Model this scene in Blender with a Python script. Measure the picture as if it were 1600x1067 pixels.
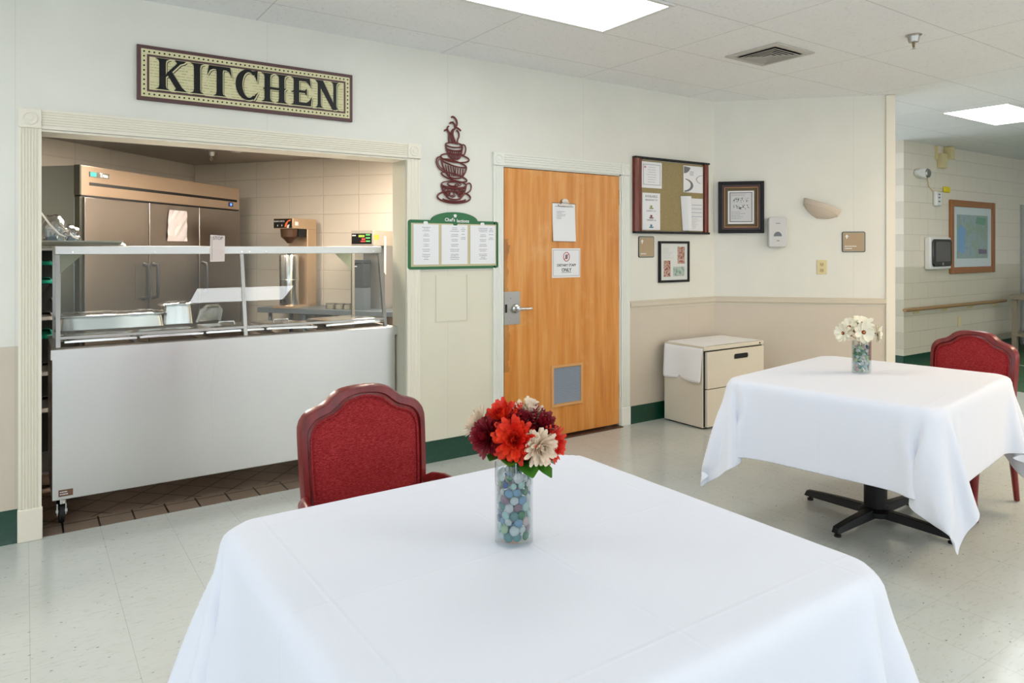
import bpy, bmesh, math, random
import numpy as np
from mathutils import Vector, Matrix
random.seed(7)
for o in list(bpy.data.objects): bpy.data.objects.remove(o)
SC = bpy.context.scene
COL = SC.collection
PI = math.pi
R = math.radians
CEIL = 2.79

# ------------------------------------------------------------------ camera
cam_d = bpy.data.cameras.new('camera')
cam_d.sensor_width = 36.0
cam_d.lens = 36.0 * 1106 / 1600
cam_d.shift_y = -145.5 / 1600
cam_d.clip_start = 0.05
cam = bpy.data.objects.new('camera', cam_d)
COL.objects.link(cam)
cam.location = (0, 0, 1.453)
cam.rotation_euler = (R(90), 0, R(55.45 - 90))
SC.camera = cam

# ------------------------------------------------------------------ world, exposure
def srgb(r, g=None, b=None):
    if g is None: r, g, b = r
    f = lambda c: (c/255/12.92) if c/255 <= .04045 else ((c/255+.055)/1.055)**2.4
    return (f(r), f(g), f(b), 1.0)
w = bpy.data.worlds.new('world'); SC.world = w; w.use_nodes = True
w.node_tree.nodes['Background'].inputs[0].default_value = (0.88, 0.95, 1.03, 1)
w.node_tree.nodes['Background'].inputs[1].default_value = 2.3
vs = SC.view_settings
vs.view_transform = 'Standard'; vs.look = 'None'; vs.gamma = 1; vs.use_curve_mapping = False
vs.exposure = 0.42
LIGHT_E = 5.5        # strength of the fluorescent panels

# ------------------------------------------------------------------ materials
MATS = {}
def mat(name, col, rough=.5, metal=0., spec=.5, **kw):
    if name in MATS: return MATS[name]
    m = bpy.data.materials.new(name); m.use_nodes = True
    b = m.node_tree.nodes['Principled BSDF']
    b.inputs['Base Color'].default_value = srgb(col) if max(col) > 1 else (*col[:3], 1)
    b.inputs['Roughness'].default_value = rough
    b.inputs['Metallic'].default_value = metal
    b.inputs['Specular IOR Level'].default_value = spec
    for k, v in kw.items():
        b.inputs[k].default_value = v
    MATS[name] = m
    return m
def nt(m):
    t = m.node_tree; return t, t.nodes, t.links, t.nodes['Principled BSDF']
def node(t, typ, **kw):
    n = t.nodes.new(typ)
    for k, v in kw.items():
        if hasattr(n, k) and not k.startswith('i_'): setattr(n, k, v)
    return n
def coords(t, scale=(1, 1, 1), loc=(0, 0, 0), kind='Object', rot=(0, 0, 0)):
    c = t.nodes.new('ShaderNodeTexCoord'); mp = t.nodes.new('ShaderNodeMapping')
    mp.inputs['Scale'].default_value = scale; mp.inputs['Location'].default_value = loc
    mp.inputs['Rotation'].default_value = rot
    t.links.new(c.outputs[kind], mp.inputs[0]); return mp.outputs[0]
def noise(t, vec, scale, detail=3, rough=.55):
    n = t.nodes.new('ShaderNodeTexNoise'); n.inputs['Scale'].default_value = scale
    n.inputs['Detail'].default_value = detail; n.inputs['Roughness'].default_value = rough
    t.links.new(vec, n.inputs['Vector']); return n.outputs['Fac']
def ramp(t, fac, stops):
    r = t.nodes.new('ShaderNodeValToRGB'); e = r.color_ramp.elements
    while len(e) < len(stops): e.new(.5)
    for i, (p, c) in enumerate(stops):
        e[i].position = p; e[i].color = srgb(c) if max(c) > 1 else (*c[:3], 1)
    t.links.new(fac, r.inputs[0]); return r.outputs[0]
def mixc(t, fac, a, b, typ='MIX'):
    n = t.nodes.new('ShaderNodeMix'); n.data_type = 'RGBA'; n.blend_type = typ
    for s, v in ((0, fac), (6, a), (7, b)):
        if hasattr(v, 'default_value') or isinstance(v, bpy.types.NodeSocket): t.links.new(v, n.inputs[s])
        elif s == 0: n.inputs[0].default_value = v
        else: n.inputs[s].default_value = srgb(v) if max(v) > 1 else (*v[:3], 1)
    return n.outputs[2]
def math_(t, op, a, b=0.):
    n = t.nodes.new('ShaderNodeMath'); n.operation = op
    for s, v in ((0, a), (1, b)):
        if isinstance(v, bpy.types.NodeSocket): t.links.new(v, n.inputs[s])
        else: n.inputs[s].default_value = v
    return n.outputs[0]
def bump(t, b, h, strength=.2, dist=.01):
    n = t.nodes.new('ShaderNodeBump'); n.inputs['Strength'].default_value = strength
    n.inputs['Distance'].default_value = dist
    t.links.new(h, n.inputs['Height']); t.links.new(n.outputs[0], b.inputs['Normal'])
def sepz(t, kind='Object'):
    c = t.nodes.new('ShaderNodeTexCoord'); s = t.nodes.new('ShaderNodeSeparateXYZ')
    t.links.new(c.outputs[kind], s.inputs[0]); return s.outputs

CREAM = (226, 225, 215); TAN = (206, 195, 178); YEL = (224, 219, 199)
def wall_mat(name, up, low, zsplit, seams=True, rough=.42, seam=1.22):
    """painted panelling: upper colour above zsplit, lower colour below, fine vertical board seams"""
    if name in MATS: return MATS[name]
    m = mat(name, up, rough); t, N, L, b = nt(m)
    s = sepz(t)
    f = math_(t, 'GREATER_THAN', s[2], zsplit)
    n = noise(t, coords(t, (1, 1, 1)), 3.0, 4)
    base = mixc(t, f, low, up)
    v = ramp(t, n, [(.3, (.95, .95, .95)), (.7, (1, 1, 1))])
    c = mixc(t, 1.0, base, v, 'MULTIPLY')
    if seams:
        fr = math_(t, 'FRACT', math_(t, 'DIVIDE', math_(t, 'ADD', s[0], 40.3), seam))
        g = math_(t, 'LESS_THAN', fr, .003)
        c = mixc(t, math_(t, 'MULTIPLY', g, .14), c, (120, 115, 100))
    L.new(c, b.inputs['Base Color'])
    bump(t, b, noise(t, coords(t), 60, 3), .06, .004)
    return m
def block_mat(name, up, low, zsplit, rot, rough=.35, bw=.4, bh=.183, z0=.0):
    """painted concrete block: the joints are shallow grooves in the paint"""
    m = mat(name, up, rough); t, N, L, b = nt(m)
    c = t.nodes.new('ShaderNodeTexCoord'); s = t.nodes.new('ShaderNodeSeparateXYZ'); L.new(c.outputs['Object'], s.inputs[0])
    cb = t.nodes.new('ShaderNodeCombineXYZ'); L.new(s.outputs[0], cb.inputs[0])
    L.new(math_(t, 'ADD', s.outputs[2], z0), cb.inputs[1])
    br = t.nodes.new('ShaderNodeTexBrick'); L.new(cb.outputs[0], br.inputs['Vector'])
    br.inputs['Scale'].default_value = 1; br.inputs['Brick Width'].default_value = bw
    br.inputs['Row Height'].default_value = bh; br.inputs['Mortar Size'].default_value = .006
    br.inputs['Mortar Smooth'].default_value = .6; br.offset = .5 if rot else 0.0
    f = math_(t, 'GREATER_THAN', s.outputs[2], zsplit)
    base = mixc(t, f, low, up)
    col = mixc(t, math_(t, 'MULTIPLY', br.outputs['Fac'], .22), base, (150, 140, 125))
    L.new(col, b.inputs['Base Color'])
    inv = math_(t, 'SUBTRACT', 1.0, br.outputs['Fac'])
    h = math_(t, 'ADD', inv, math_(t, 'MULTIPLY', noise(t, coords(t), 90, 2), .15))
    bump(t, b, h, .5, .006)
    return m

M_wall_left = wall_mat('paint_left', CREAM, TAN, .97)
M_wall_mid = wall_mat('paint_middle', CREAM, YEL, 1.30)
M_wall_right = wall_mat('paint_right', CREAM, TAN, .95)
M_wall_top = wall_mat('paint_header', CREAM, CREAM, -5)
M_casing = mat('casing_paint', (232, 226, 210), .4)
M_casing_w = mat('door_casing_paint', (228, 229, 220), .4)
M_rail = mat('chair_rail_paint', (205, 195, 176), .4)
M_green = mat('green_vinyl_base', (10, 62, 44), .3)
t, N, L, b = nt(M_green)
L.new(ramp(t, noise(t, coords(t), 40, 5), [(.55, (8, 60, 42)), (.75, (16, 78, 58)), (.85, (90, 120, 105))]), b.inputs['Base Color'])
M_white = mat('white_plastic', (225, 225, 222), .35)
M_paper = mat('paper', (232, 232, 234), .7)
M_ink = mat('ink_grey', (120, 120, 125), .8)
M_inkd = mat('ink_dark', (50, 48, 50), .8)
M_black = mat('black_paint', (13, 12, 13), .45, 0, .3)
M_blackm = mat('black_metal', (9, 9, 10), .45, 0, .3)
M_dark = mat('dark_void', (12, 12, 12), .7)
M_rubber = mat('rubber', (25, 25, 25), .6)

# vinyl composition tile
M_floor = mat('vinyl_tile', (205, 205, 192), .16, 0, .5)
t, N, L, b = nt(M_floor)
s = sepz(t)
def seamfn(sock, off, w_=.0022, pitch=.309):
    fr = math_(t, 'FRACT', math_(t, 'DIVIDE', math_(t, 'ADD', sock, off), pitch))
    return math_(t, 'LESS_THAN', fr, w_/pitch)
gx = seamfn(s[0], 30*.309-.015); gy = seamfn(s[1], 30*.309-.175)
seam = math_(t, 'MAXIMUM', gx, math_(t, 'MULTIPLY', gy, .6))
n1 = noise(t, coords(t, (1, 1, 1)), 1.2, 4)
base = ramp(t, n1, [(.3, (190, 195, 190)), (.7, (201, 206, 201))])
n2 = noise(t, coords(t, (2, 7, 1), rot=(0, 0, .6)), 9, 5, .7)
base = mixc(t, ramp(t, n2, [(.54, (0, 0, 0)), (.70, (.42, .42, .42))]), base, (160, 158, 140))
vo = t.nodes.new('ShaderNodeTexVoronoi'); vo.inputs['Scale'].default_value = 26
L.new(coords(t, (1, 1.8, 1), rot=(0, 0, .5)), vo.inputs['Vector'])
spk = ramp(t, vo.outputs['Distance'], [(.09, (.8, .8, .8)), (.17, (0, 0, 0))])
n3 = noise(t, coords(t), 22, 2)
spk = mixc(t, ramp(t, n3, [(.50, (0, 0, 0)), (.60, (1, 1, 1))]), (0., 0., 0.), spk)
base = mixc(t, spk, base, (96, 88, 78))
base = mixc(t, math_(t, 'MULTIPLY', seam, .36), base, (120, 116, 100))
L.new(base, b.inputs['Base Color'])
L.new(ramp(t, noise(t, coords(t), 2.5, 4), [(.3, (.10, .10, .10)), (.75, (.24, .24, .24))]), b.inputs['Roughness'])
bump(t, b, noise(t, coords(t), 18, 3), .03, .004)

# brown quarry tile: one border course, then a diagonal field
def quarry(name, rot):
    m = mat(name, (120, 105, 92), .35); t, N, L, b = nt(m)
    br = t.nodes.new('ShaderNodeTexBrick'); L.new(coords(t, (1, 1, 1), rot=(0, 0, rot)), br.inputs['Vector'])
    br.inputs['Scale'].default_value = 1; br.inputs['Brick Width'].default_value = .163; br.offset = 0
    br.inputs['Row Height'].default_value = .163; br.inputs['Mortar Size'].default_value = .005
    br.inputs['Mortar Smooth'].default_value = .1
    c = mixc(t, noise(t, coords(t), 14, 4), (112, 96, 84), (136, 120, 105))
    L.new(mixc(t, br.outputs['Fac'], c, (30, 26, 22)), b.inputs['Base Color'])
    bump(t, b, math_(t, 'SUBTRACT', 1.0, br.outputs['Fac']), .5, .004)
    return m
M_quarry = quarry('quarry_tile_field', R(45)); M_quarry_b = quarry('quarry_tile_border', 0)

# ceiling tile
M_ceil = mat('acoustic_tile', (224, 224, 220), .85)
t, N, L, b = nt(M_ceil)
s = sepz(t)
def cg(sock, off, pitch, w_=.006):
    fr = math_(t, 'FRACT', math_(t, 'DIVIDE', math_(t, 'ADD', sock, off), pitch))
    return math_(t, 'LESS_THAN', fr, w_/pitch)
gr = math_(t, 'MAXIMUM', cg(s[0], 20*1.232-3.58, 1.232), cg(s[1], 40*.622-3.30, .622))
c1 = mixc(t, noise(t, coords(t), 1.1, 3), (236, 237, 238), (246, 247, 248))
c1 = mixc(t, ramp(t, noise(t, coords(t), 55, 4, .7), [(.57, (0, 0, 0)), (.70, (.34, .34, .34))]), c1, (165, 162, 155))
L.new(mixc(t, math_(t, 'MULTIPLY', gr, .45), c1, (150, 150, 146)), b.inputs['Base Color'])
bump(t, b, math_(t, 'SUBTRACT', noise(t, coords(t), 70, 4, .7), math_(t, 'MULTIPLY', gr, .8)), .35, .006)

def steel(name, col=(212, 211, 208), rough=.34, ax=(14, 14, .5), amt=.03):
    m = mat(name, col, rough, 1.0); t, N, L, b = nt(m)
    n = noise(t, coords(t, ax), 3, 3)
    L.new(ramp(t, n, [(.3, (rough-amt*.5,)*3), (.7, (rough+amt*.5,)*3)]), b.inputs['Roughness'])
    bump(t, b, noise(t, coords(t, (1, 1, .12)), 2.6, 1), .35, .03)
    return m
M_steel = steel('brushed_steel')
M_steel_f = steel('fridge_steel', (150, 143, 138), .30)
M_steel_p = steel('pan_steel', (212, 212, 209), .20, (2, 2, 2), .06)
M_alu = mat('aluminium', (178, 176, 172), .35, 1.0)
M_chrome = mat('chrome', (205, 205, 205), .12, 1.0)
M_plasticgrey = mat('grey_plastic', (120, 124, 122), .4)

def thin_glass(name, tint, spec_rough=.02, extra=0.0):
    m = bpy.data.materials.new(name); m.use_nodes = True; t = m.node_tree
    for n in list(t.nodes): t.nodes.remove(n)
    out = t.nodes.new('ShaderNodeOutputMaterial'); mx = t.nodes.new('ShaderNodeMixShader')
    tr = t.nodes.new('ShaderNodeBsdfTransparent'); gl = t.nodes.new('ShaderNodeBsdfGlossy')
    lw = t.nodes.new('ShaderNodeLayerWeight'); lw.inputs[0].default_value = .5
    pw = t.nodes.new('ShaderNodeMath'); pw.operation = 'POWER'; pw.inputs[1].default_value = 3.6; t.links.new(lw.outputs['Facing'], pw.inputs[0])
    fr = t.nodes.new('ShaderNodeMath'); fr.operation = 'MULTIPLY_ADD'; fr.inputs[1].default_value = .9; fr.inputs[2].default_value = .04; t.links.new(pw.outputs[0], fr.inputs[0])
    tr.inputs[0].default_value = (*tint, 1); gl.inputs['Roughness'].default_value = spec_rough
    a = t.nodes.new('ShaderNodeMath'); a.operation = 'ADD'; a.inputs[1].default_value = extra
    t.links.new(fr.outputs[0], a.inputs[0]); t.links.new(a.outputs[0], mx.inputs[0])
    t.links.new(tr.outputs[0], mx.inputs[1]); t.links.new(gl.outputs[0], mx.inputs[2])
    t.links.new(mx.outputs[0], out.inputs[0]); MATS[name] = m; return m
M_pane = thin_glass('guard_glass', (.965, .98, .975), .01, .01)
M_vase = thin_glass('vase_glass', (.955, .98, .985), .02, .02)
M_film = thin_glass('plastic_film', (.80, .84, .86), .12, .22)

# red cloth, wood, etc.
M_redwood = mat('mahogany_stain', (116, 24, 26), .28, 0, .5)
t, N, L, b = nt(M_redwood)
L.new(ramp(t, noise(t, coords(t, (1, 1, .2)), 30, 4), [(.3, (98, 18, 20)), (.7, (134, 34, 33))]), b.inputs['Base Color'])
M_redfab = mat('red_fabric', (150, 34, 42), .85, 0, .2)
t, N, L, b = nt(M_redfab)
fz = coords(t, (1, 1, 5))
L.new(ramp(t, noise(t, fz, 95, 4, .75), [(.3, (112, 20, 24)), (.5, (152, 37, 41)), (.72, (196, 80, 80))]), b.inputs['Base Color'])
bump(t, b, noise(t, coords(t, (1, 1, 5)), 160, 3, .7), .5, .003)
M_door = mat('maple_veneer', (205, 150, 90), .33)
t, N, L, b = nt(M_door)
g1 = noise(t, coords(t, (7, 7, .55), loc=(3, 0, 0)), 2.1, 5, .6)
g2 = noise(t, coords(t, (40, 40, .9)), 3, 5, .65)
c = ramp(t, g1, [(.28, (194, 116, 36)), (.46, (216, 142, 56)), (.62, (226, 162, 86)), (.8, (210, 132, 46))])
c = mixc(t, ramp(t, g2, [(.35, (.35, .35, .35)), (.65, (0, 0, 0))]), c, (184, 104, 34))
c = mixc(t, ramp(t, noise(t, coords(t, (1, 1, 1), loc=(5, 0, 2)), 2.3, 5, .65), [(.56, (0, 0, 0)), (.74, (.4, .4, .4))]), c, (232, 192, 134))
s = sepz(t)   # hand wear along the lock edge: dark grime with its own shape
wx = math_(t, 'LESS_THAN', math_(t, 'ADD', s[0], math_(t, 'MULTIPLY', noise(t, coords(t), 9, 4), .10)), .085)
wz = math_(t, 'MULTIPLY', math_(t, 'GREATER_THAN', s[2], .55), math_(t, 'LESS_THAN', s[2], 1.52))
c = mixc(t, math_(t, 'MULTIPLY', math_(t, 'MULTIPLY', wx, wz), math_(t, 'MULTIPLY', noise(t, coords(t, (3, 1, 1)), 6, 4), .7)), c, (60, 38, 20))
L.new(c, b.inputs['Base Color'])
M_doorframe = mat('louver_frame_wood', (214, 160, 100), .4)
M_cherry = mat('cherry_wood', (120, 44, 24), .25)
t, N, L, b = nt(M_cherry)
L.new(ramp(t, noise(t, coords(t, (10, 10, 1)), 4, 4), [(.3, (84, 26, 12)), (.7, (122, 46, 24))]), b.inputs['Base Color'])
M_oak = mat('oak_frame', (150, 96, 50), .35)
M_cork = mat('cork_fabric', (150, 134, 96), .9)
t, N, L, b = nt(M_cork)
L.new(ramp(t, noise(t, coords(t), 120, 3), [(.3, (142, 126, 86)), (.7, (162, 146, 106))]), b.inputs['Base Color'])
M_linen = mat('white_linen', (230, 233, 243), .75, 0, .25)
M_linen.node_tree.nodes['Principled BSDF'].inputs['Sheen Weight'].default_value = .1
t, N, L, b = nt(M_linen)
uv = t.nodes.new('ShaderNodeUVMap'); uv.uv_map = 'UVMap'
su = t.nodes.new('ShaderNodeSeparateXYZ'); L.new(uv.outputs[0], su.inputs[0])
def crease(sock, pos):
    d = math_(t, 'ABSOLUTE', math_(t, 'SUBTRACT', sock, pos))
    return math_(t, 'MAXIMUM', math_(t, 'SUBTRACT', 1.0, math_(t, 'MULTIPLY', d, 260.0)), 0.0)
cr = None
for sock in (su.outputs[0], su.outputs[1]):
    for p in (.25, .5, .75):
        v = crease(sock, p)
        cr = v if cr is None else math_(t, 'ADD', cr, v)
h = math_(t, 'ADD', math_(t, 'MULTIPLY', cr, .6), math_(t, 'MULTIPLY', noise(t, coords(t), 5, 4), .8))
bump(t, b, h, .24, .006)
M_cab = mat('beige_metal', (219, 210, 191), .4)
M_brass_plate = mat('tan_plaque', (172, 148, 116), .4)
M_brass = mat('gem_white', (220, 222, 220), .3)
M_teal = mat('teal_plastic', (10, 110, 90), .3)
M_greenboard = mat('green_board', (8, 100, 48), .3)
M_carpet = mat('green_hall_floor', (44, 84, 52), .5)
t, N, L, b = nt(M_carpet)
L.new(ramp(t, noise(t, coords(t), 8, 4), [(.3, (34, 72, 44)), (.7, (60, 100, 62))]), b.inputs['Base Color'])
M_artred = mat('metal_art_red', (104, 46, 44), .4, .2)
M_signpurp = mat('sign_border', (86, 56, 56), .5)
M_signcream = mat('sign_cream', (214, 208, 164), .6)
M_leaf = mat('leaf_green', (58, 120, 30), .45)
M_leafb = mat('leaf_brown', (150, 100, 50), .6)
M_stem = mat('stem_green', (70, 110, 60), .5)
M_yellow = mat('yellow', (225, 205, 20), .5)

# ------------------------------------------------------------------ mesh building
class MB:
    def __init__(s): s.v = []; s.f = []; s.uv = None
    def add(s, vs_, fs): 
        n = len(s.v); s.v += [tuple(p) for p in vs_]; s.f += [tuple(i+n for i in f) for f in fs]; return s
    def box(s, x0, x1, y0, y1, z0, z1):
        return s.add([(x0,y0,z0),(x1,y0,z0),(x1,y1,z0),(x0,y1,z0),(x0,y0,z1),(x1,y0,z1),(x1,y1,z1),(x0,y1,z1)],
                     [(0,3,2,1),(4,5,6,7),(0,1,5,4),(1,2,6,5),(2,3,7,6),(3,0,4,7)])
    def prism(s, poly, y0, y1, plane='xz'):
        """extrude a 2D polygon; 'xz' extrudes along y, 'xy' along z, 'yz' along x"""
        n = len(poly); A = []; 
        for yy in (y0, y1):
            for a, c in poly:
                A.append((a, yy, c) if plane == 'xz' else (a, c, yy) if plane == 'xy' else (yy, a, c))
        F = [tuple(range(n)), tuple(range(2*n-1, n-1, -1))]
        F += [(i, (i+1) % n, n+(i+1) % n, n+i) for i in range(n)]
        return s.add(A, F)
    def lathe(s, prof, n=24, o=(0, 0, 0), cap=True):
        V = []; F = []; m = len(prof)
        for i in range(n):
            a = 2*PI*i/n
            for r, z in prof: V.append((o[0]+r*math.cos(a), o[1]+r*math.sin(a), o[2]+z))
        for i in range(n):
            j = (i+1) % n
            for k in range(m-1): F.append((i*m+k, j*m+k, j*m+k+1, i*m+k+1))
        if cap:
            F.append(tuple(i*m for i in reversed(range(n)))); F.append(tuple(i*m+m-1 for i in range(n)))
        return s.add(V, F)
    def tube(s, pts, r, n=8, flat=None, closed=False):
        """sweep a circle (radius r or list) along pts; flat=(fx,fy) scales the section"""
        pts = [Vector(p) for p in pts]; m = len(pts)
        rs = r if isinstance(r, (list, tuple)) else [r]*m
        V = []; F = []; up = None
        for i, p in enumerate(pts):
            if closed: d = pts[(i+1) % m]-pts[i-1]
            else: d = pts[min(i+1, m-1)]-pts[max(i-1, 0)]
            d.normalize()
            if up is None:
                up = Vector((0, 1, 0)) if abs(d.y) < .9 else Vector((1, 0, 0))
            a = d.cross(up); 
            if a.length < 1e-6: a = d.cross(Vector((1, 0, 0)))
            a.normalize(); c = a.cross(d); c.normalize(); up = c
            fx, fy = flat or (1, 1)
            for k in range(n):
                t_ = 2*PI*(k+.5)/n
                V.append(p + a*math.cos(t_)*rs[i]*fx + c*math.sin(t_)*rs[i]*fy)
        for i in range(m if closed else m-1):
            j = (i+1) % m
            for k in range(n): F.append((i*n+k, i*n+(k+1) % n, j*n+(k+1) % n, j*n+k))
        if not closed:
            F.append(tuple(reversed(range(n)))); F.append(tuple((m-1)*n+k for k in range(n)))
        return s.add(V, F)
    def xf(s, M): s.v = [tuple(M @ Vector(p)) for p in s.v]; return s
    def join(s, o): return s.add(o.v, o.f)
    def build(s, name, m, parent=None, bevel=0, smooth=35, sub=0, loc=None, rz=0):
        me = bpy.data.meshes.new(name); me.from_pydata(s.v, [], s.f); me.update()
        bm = bmesh.new(); bm.from_mesh(me); bmesh.ops.recalc_face_normals(bm, faces=bm.faces); bm.to_mesh(me); bm.free()
        if smooth:
            for p in me.polygons: p.use_smooth = True
            me.set_sharp_from_angle(angle=R(smooth))
        me.materials.append(m)
        o = bpy.data.objects.new(name, me); COL.objects.link(o)
        if parent: o.parent = parent
        if bevel:
            b_ = o.modifiers.new('bevel', 'BEVEL'); b_.width = bevel; b_.segments = 2; b_.limit_method = 'ANGLE'; b_.angle_limit = R(40)
            b_.harden_normals = False
        if sub:
            b_ = o.modifiers.new('sub', 'SUBSURF'); b_.levels = sub; b_.render_levels = sub
        if loc: o.location = loc
        if rz: o.rotation_euler = (0, 0, rz)
        return o
def B(*a): return MB().box(*a)
def tag(o, label=None, cat=None, group=None, kind=None):
    if label: o['label'] = label
    if cat: o['category'] = cat
    if group: o['group'] = group
    if kind: o['kind'] = kind
    return o
def thing(name, label, cat, loc=(0, 0, 0), rz=0, group=None):
    o = bpy.data.objects.new(name, None); COL.objects.link(o); o.empty_display_size = .05
    o.location = loc; o.rotation_euler = (0, 0, rz)
    return tag(o, label, cat, group)
def struct(name, mb, m, parent=None, **kw):
    o = mb.build(name, m, parent, **kw)
    if not parent: o['kind'] = 'structure'
    return o
def copy_tree(o, parent=None):
    c = o.copy(); COL.objects.link(c)
    if parent: c.parent = parent
    for ch in o.children: copy_tree(ch, c)
    return c
def text(name, body, size, m, parent, x, z, y=-.002, align='CENTER', sx=1.0, bold=0.0, rot=None):
    """flat lettering standing in the local XZ plane, facing -y"""
    cu = bpy.data.curves.new(name, 'FONT'); cu.body = body; cu.size = size; cu.align_x = align
    cu.extrude = .0004; cu.offset = bold; cu.resolution_u = 2
    tmp = bpy.data.objects.new('tmp', cu); COL.objects.link(tmp)
    dg = bpy.context.evaluated_depsgraph_get(); dg.update()
    me = bpy.data.meshes.new_from_object(tmp.evaluated_get(dg))
    bpy.data.objects.remove(tmp); bpy.data.curves.remove(cu)
    for v in me.vertices:
        a, c, d = v.co; v.co = (a*sx+x, y-d, c+z)
    me.name = name; me.materials.clear(); me.materials.append(m)
    o = bpy.data.objects.new(name, me); COL.objects.link(o); o.parent = parent
    return o
def scribble(x0, x1, z0, z1, rows, y=-.0015, align='c', seed=1, h=.35, fill=.9, gaps=()):
    """rows of tiny word-shaped marks, as small print seen from afar"""
    rr = random.Random(seed); mb = MB(); dz = (z1-z0)/rows
    for i in range(rows):
        if i in gaps: continue
        wd = (x1-x0)*fill*(.45+.55*rr.random()); zc = z1-(i+.5)*dz
        a = (x0+x1)/2-wd/2 if align == 'c' else x0
        x = a
        while x < a+wd:
            l = (x1-x0)*(.05+.12*rr.random()); e = min(x+l, a+wd)
            mb.box(x, e, y, y+.0006, zc-dz*h/2, zc+dz*h/2*(.6+.4*rr.random())); x = e+(x1-x0)*.025
    return mb
def rrect(x0, x1, z0, z1, r, n=5):
    P = []
    for cx, cz, a0 in ((x1-r, z1-r, 0), (x0+r, z1-r, 90), (x0+r, z0+r, 180), (x1-r, z0+r, 270)):
        for k in range(n+1):
            a = R(a0+90*k/n); P.append((cx+r*math.cos(a), cz+r*math.sin(a)))
    return P
def frame(x0, x1, z0, z1, w_, y0, y1):
    return B(x0, x0+w_, y0, y1, z0, z1).box(x1-w_, x1, y0, y1, z0, z1).box(x0+w_, x1-w_, y0, y1, z0, z0+w_).box(x0+w_, x1-w_, y0, y1, z1-w_, z1)

# ================================================================== THE SETTING
WY = 4.27; TH = .19
struct('floor', B(-4.2, 8.3, -5.5, WY, -.06, 0), M_floor, smooth=0)
struct('floor_hall', B(8.3, 15, -5.5, 7.2, -.06, 0).box(5.4, 8.3, WY, 7.2, -.06, 0), M_carpet, smooth=0)
struct('floor_kitchen', B(-3.2, 5.38, WY+.165, 9.2, -.06, -.002), M_quarry, smooth=0)
struct('floor_kitchen_border', B(.07, 2.09, WY, WY+.165, -.06, .002), M_quarry_b, loc=(0, 0, 0), smooth=0)
struct('trim_floor_strip', B(0, .75, -.012, .012, 0, .002), M_white, loc=(10.12, 3.5, 0), rz=R(64))
struct('ceiling', B(-4.2, 15, -5.5, WY, CEIL, CEIL+.05).box(5.3, 15, WY, 7.2, CEIL, CEIL+.05), M_ceil, smooth=0)
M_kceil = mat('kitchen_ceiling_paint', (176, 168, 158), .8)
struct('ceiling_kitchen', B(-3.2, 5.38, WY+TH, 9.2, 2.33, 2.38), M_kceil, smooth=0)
struct('wall_left', B(-4.2, .07, WY, WY+TH, 0, CEIL), M_wall_left, smooth=0)
struct('wall_header', B(.07, 2.09, WY, WY+TH, 2.05, CEIL), M_wall_top, smooth=0)
M_jamb = block_mat('jamb_blocks', (196, 196, 176), (196, 194, 172), 0, 0, .4, 3.0, .30, .03)
struct('wall_center', B(2.09, 2.862, WY, WY+TH, 0, CEIL), M_wall_mid, smooth=0)
struct('wall_door_header', B(2.862, 4.005, WY, WY+TH, 2.045, CEIL), M_wall_top, smooth=0)
struct('wall_right', B(4.005, 5.30, WY, WY+TH, 0, CEIL), M_wall_right, smooth=0)
struct('wall_door_recess', B(2.80, 4.06, WY+.16, WY+.19, 0, 2.1), M_dark, smooth=0)
# angled wall, with its casing at the free end
WA = R(-46); CX = 5.179
aw = struct('wall_angled', B(-.03, 1.478, 0, .12, 0, CEIL), M_wall_right, loc=(CX, WY, 0), rz=WA, smooth=0)
struct('trim_wall_end', B(1.44, 1.515, -.012, .132, 0, CEIL-.004), M_casing, loc=(CX, WY, 0), rz=WA, bevel=.003)
def window_wall(name, x0, x1, loc, rz, piers, pw_=.55):  # unseen window walls with piers, added to band the steel reflections
    q = B(x0, x1, 0, .2, 0, .75).box(x0, x1, 0, .2, 2.55, CEIL)
    for p in piers: q.box(p-pw_/2, p+pw_/2, 0, .2, .75, 2.55)
    o = struct(name, q, M_wall_top, loc=loc, rz=rz, smooth=0); return o
struct('wall_hall_end_added', B(0, .15, -5.5, 4.45, 0, CEIL), M_wall_top, loc=(14.85, 0, 0), smooth=0)  # unseen end wall, added to block bluish outside light from the hall
window_wall('wall_rear_added', -15, 4.4, (0, -5.5, 0), PI, [-14.7, -12.2, -9.6, -7.0, -4.4, -1.8, .8, 3.4, 4.15])
window_wall('wall_side_added', -4.3, 5.5, (-4.2, 0, 0), R(90), [-4.0, -1.6, .9, 3.4, 5.2])
# rails and baseboards
def rail_mb(x0, x1):
    return MB().prism([(0, .955), (0, 1.018), (-.010, 1.018), (-.010, 1.004), (-.018, 1.0), (-.018, .972), (-.010, .967), (-.007, .955)], x0, x1, 'yz')
struct('trim_chair_rail', rail_mb(4.12, CX-.002), M_rail, loc=(0, WY, 0))
struct('trim_chair_rail_angled', rail_mb(.006, 1.44), M_rail, loc=(CX, WY, 0), rz=WA)
def base_mb(x0, x1, h=.145):
    return MB().prism([(0, 0), (0, h), (-.003, h), (-.004, .02), (-.012, 0)], x0, x1, 'yz')
struct('baseboard_left', base_mb(-4.2, -.03, .165), M_green, loc=(0, WY, 0))
struct('baseboard_center', base_mb(2.185, 2.767), M_green, loc=(0, WY, 0))
struct('baseboard_right', base_mb(4.112, CX-.004), M_green, loc=(0, WY, 0))
struct('baseboard_angled', base_mb(.01, 1.44), M_green, loc=(CX, WY, 0), rz=WA)
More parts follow.
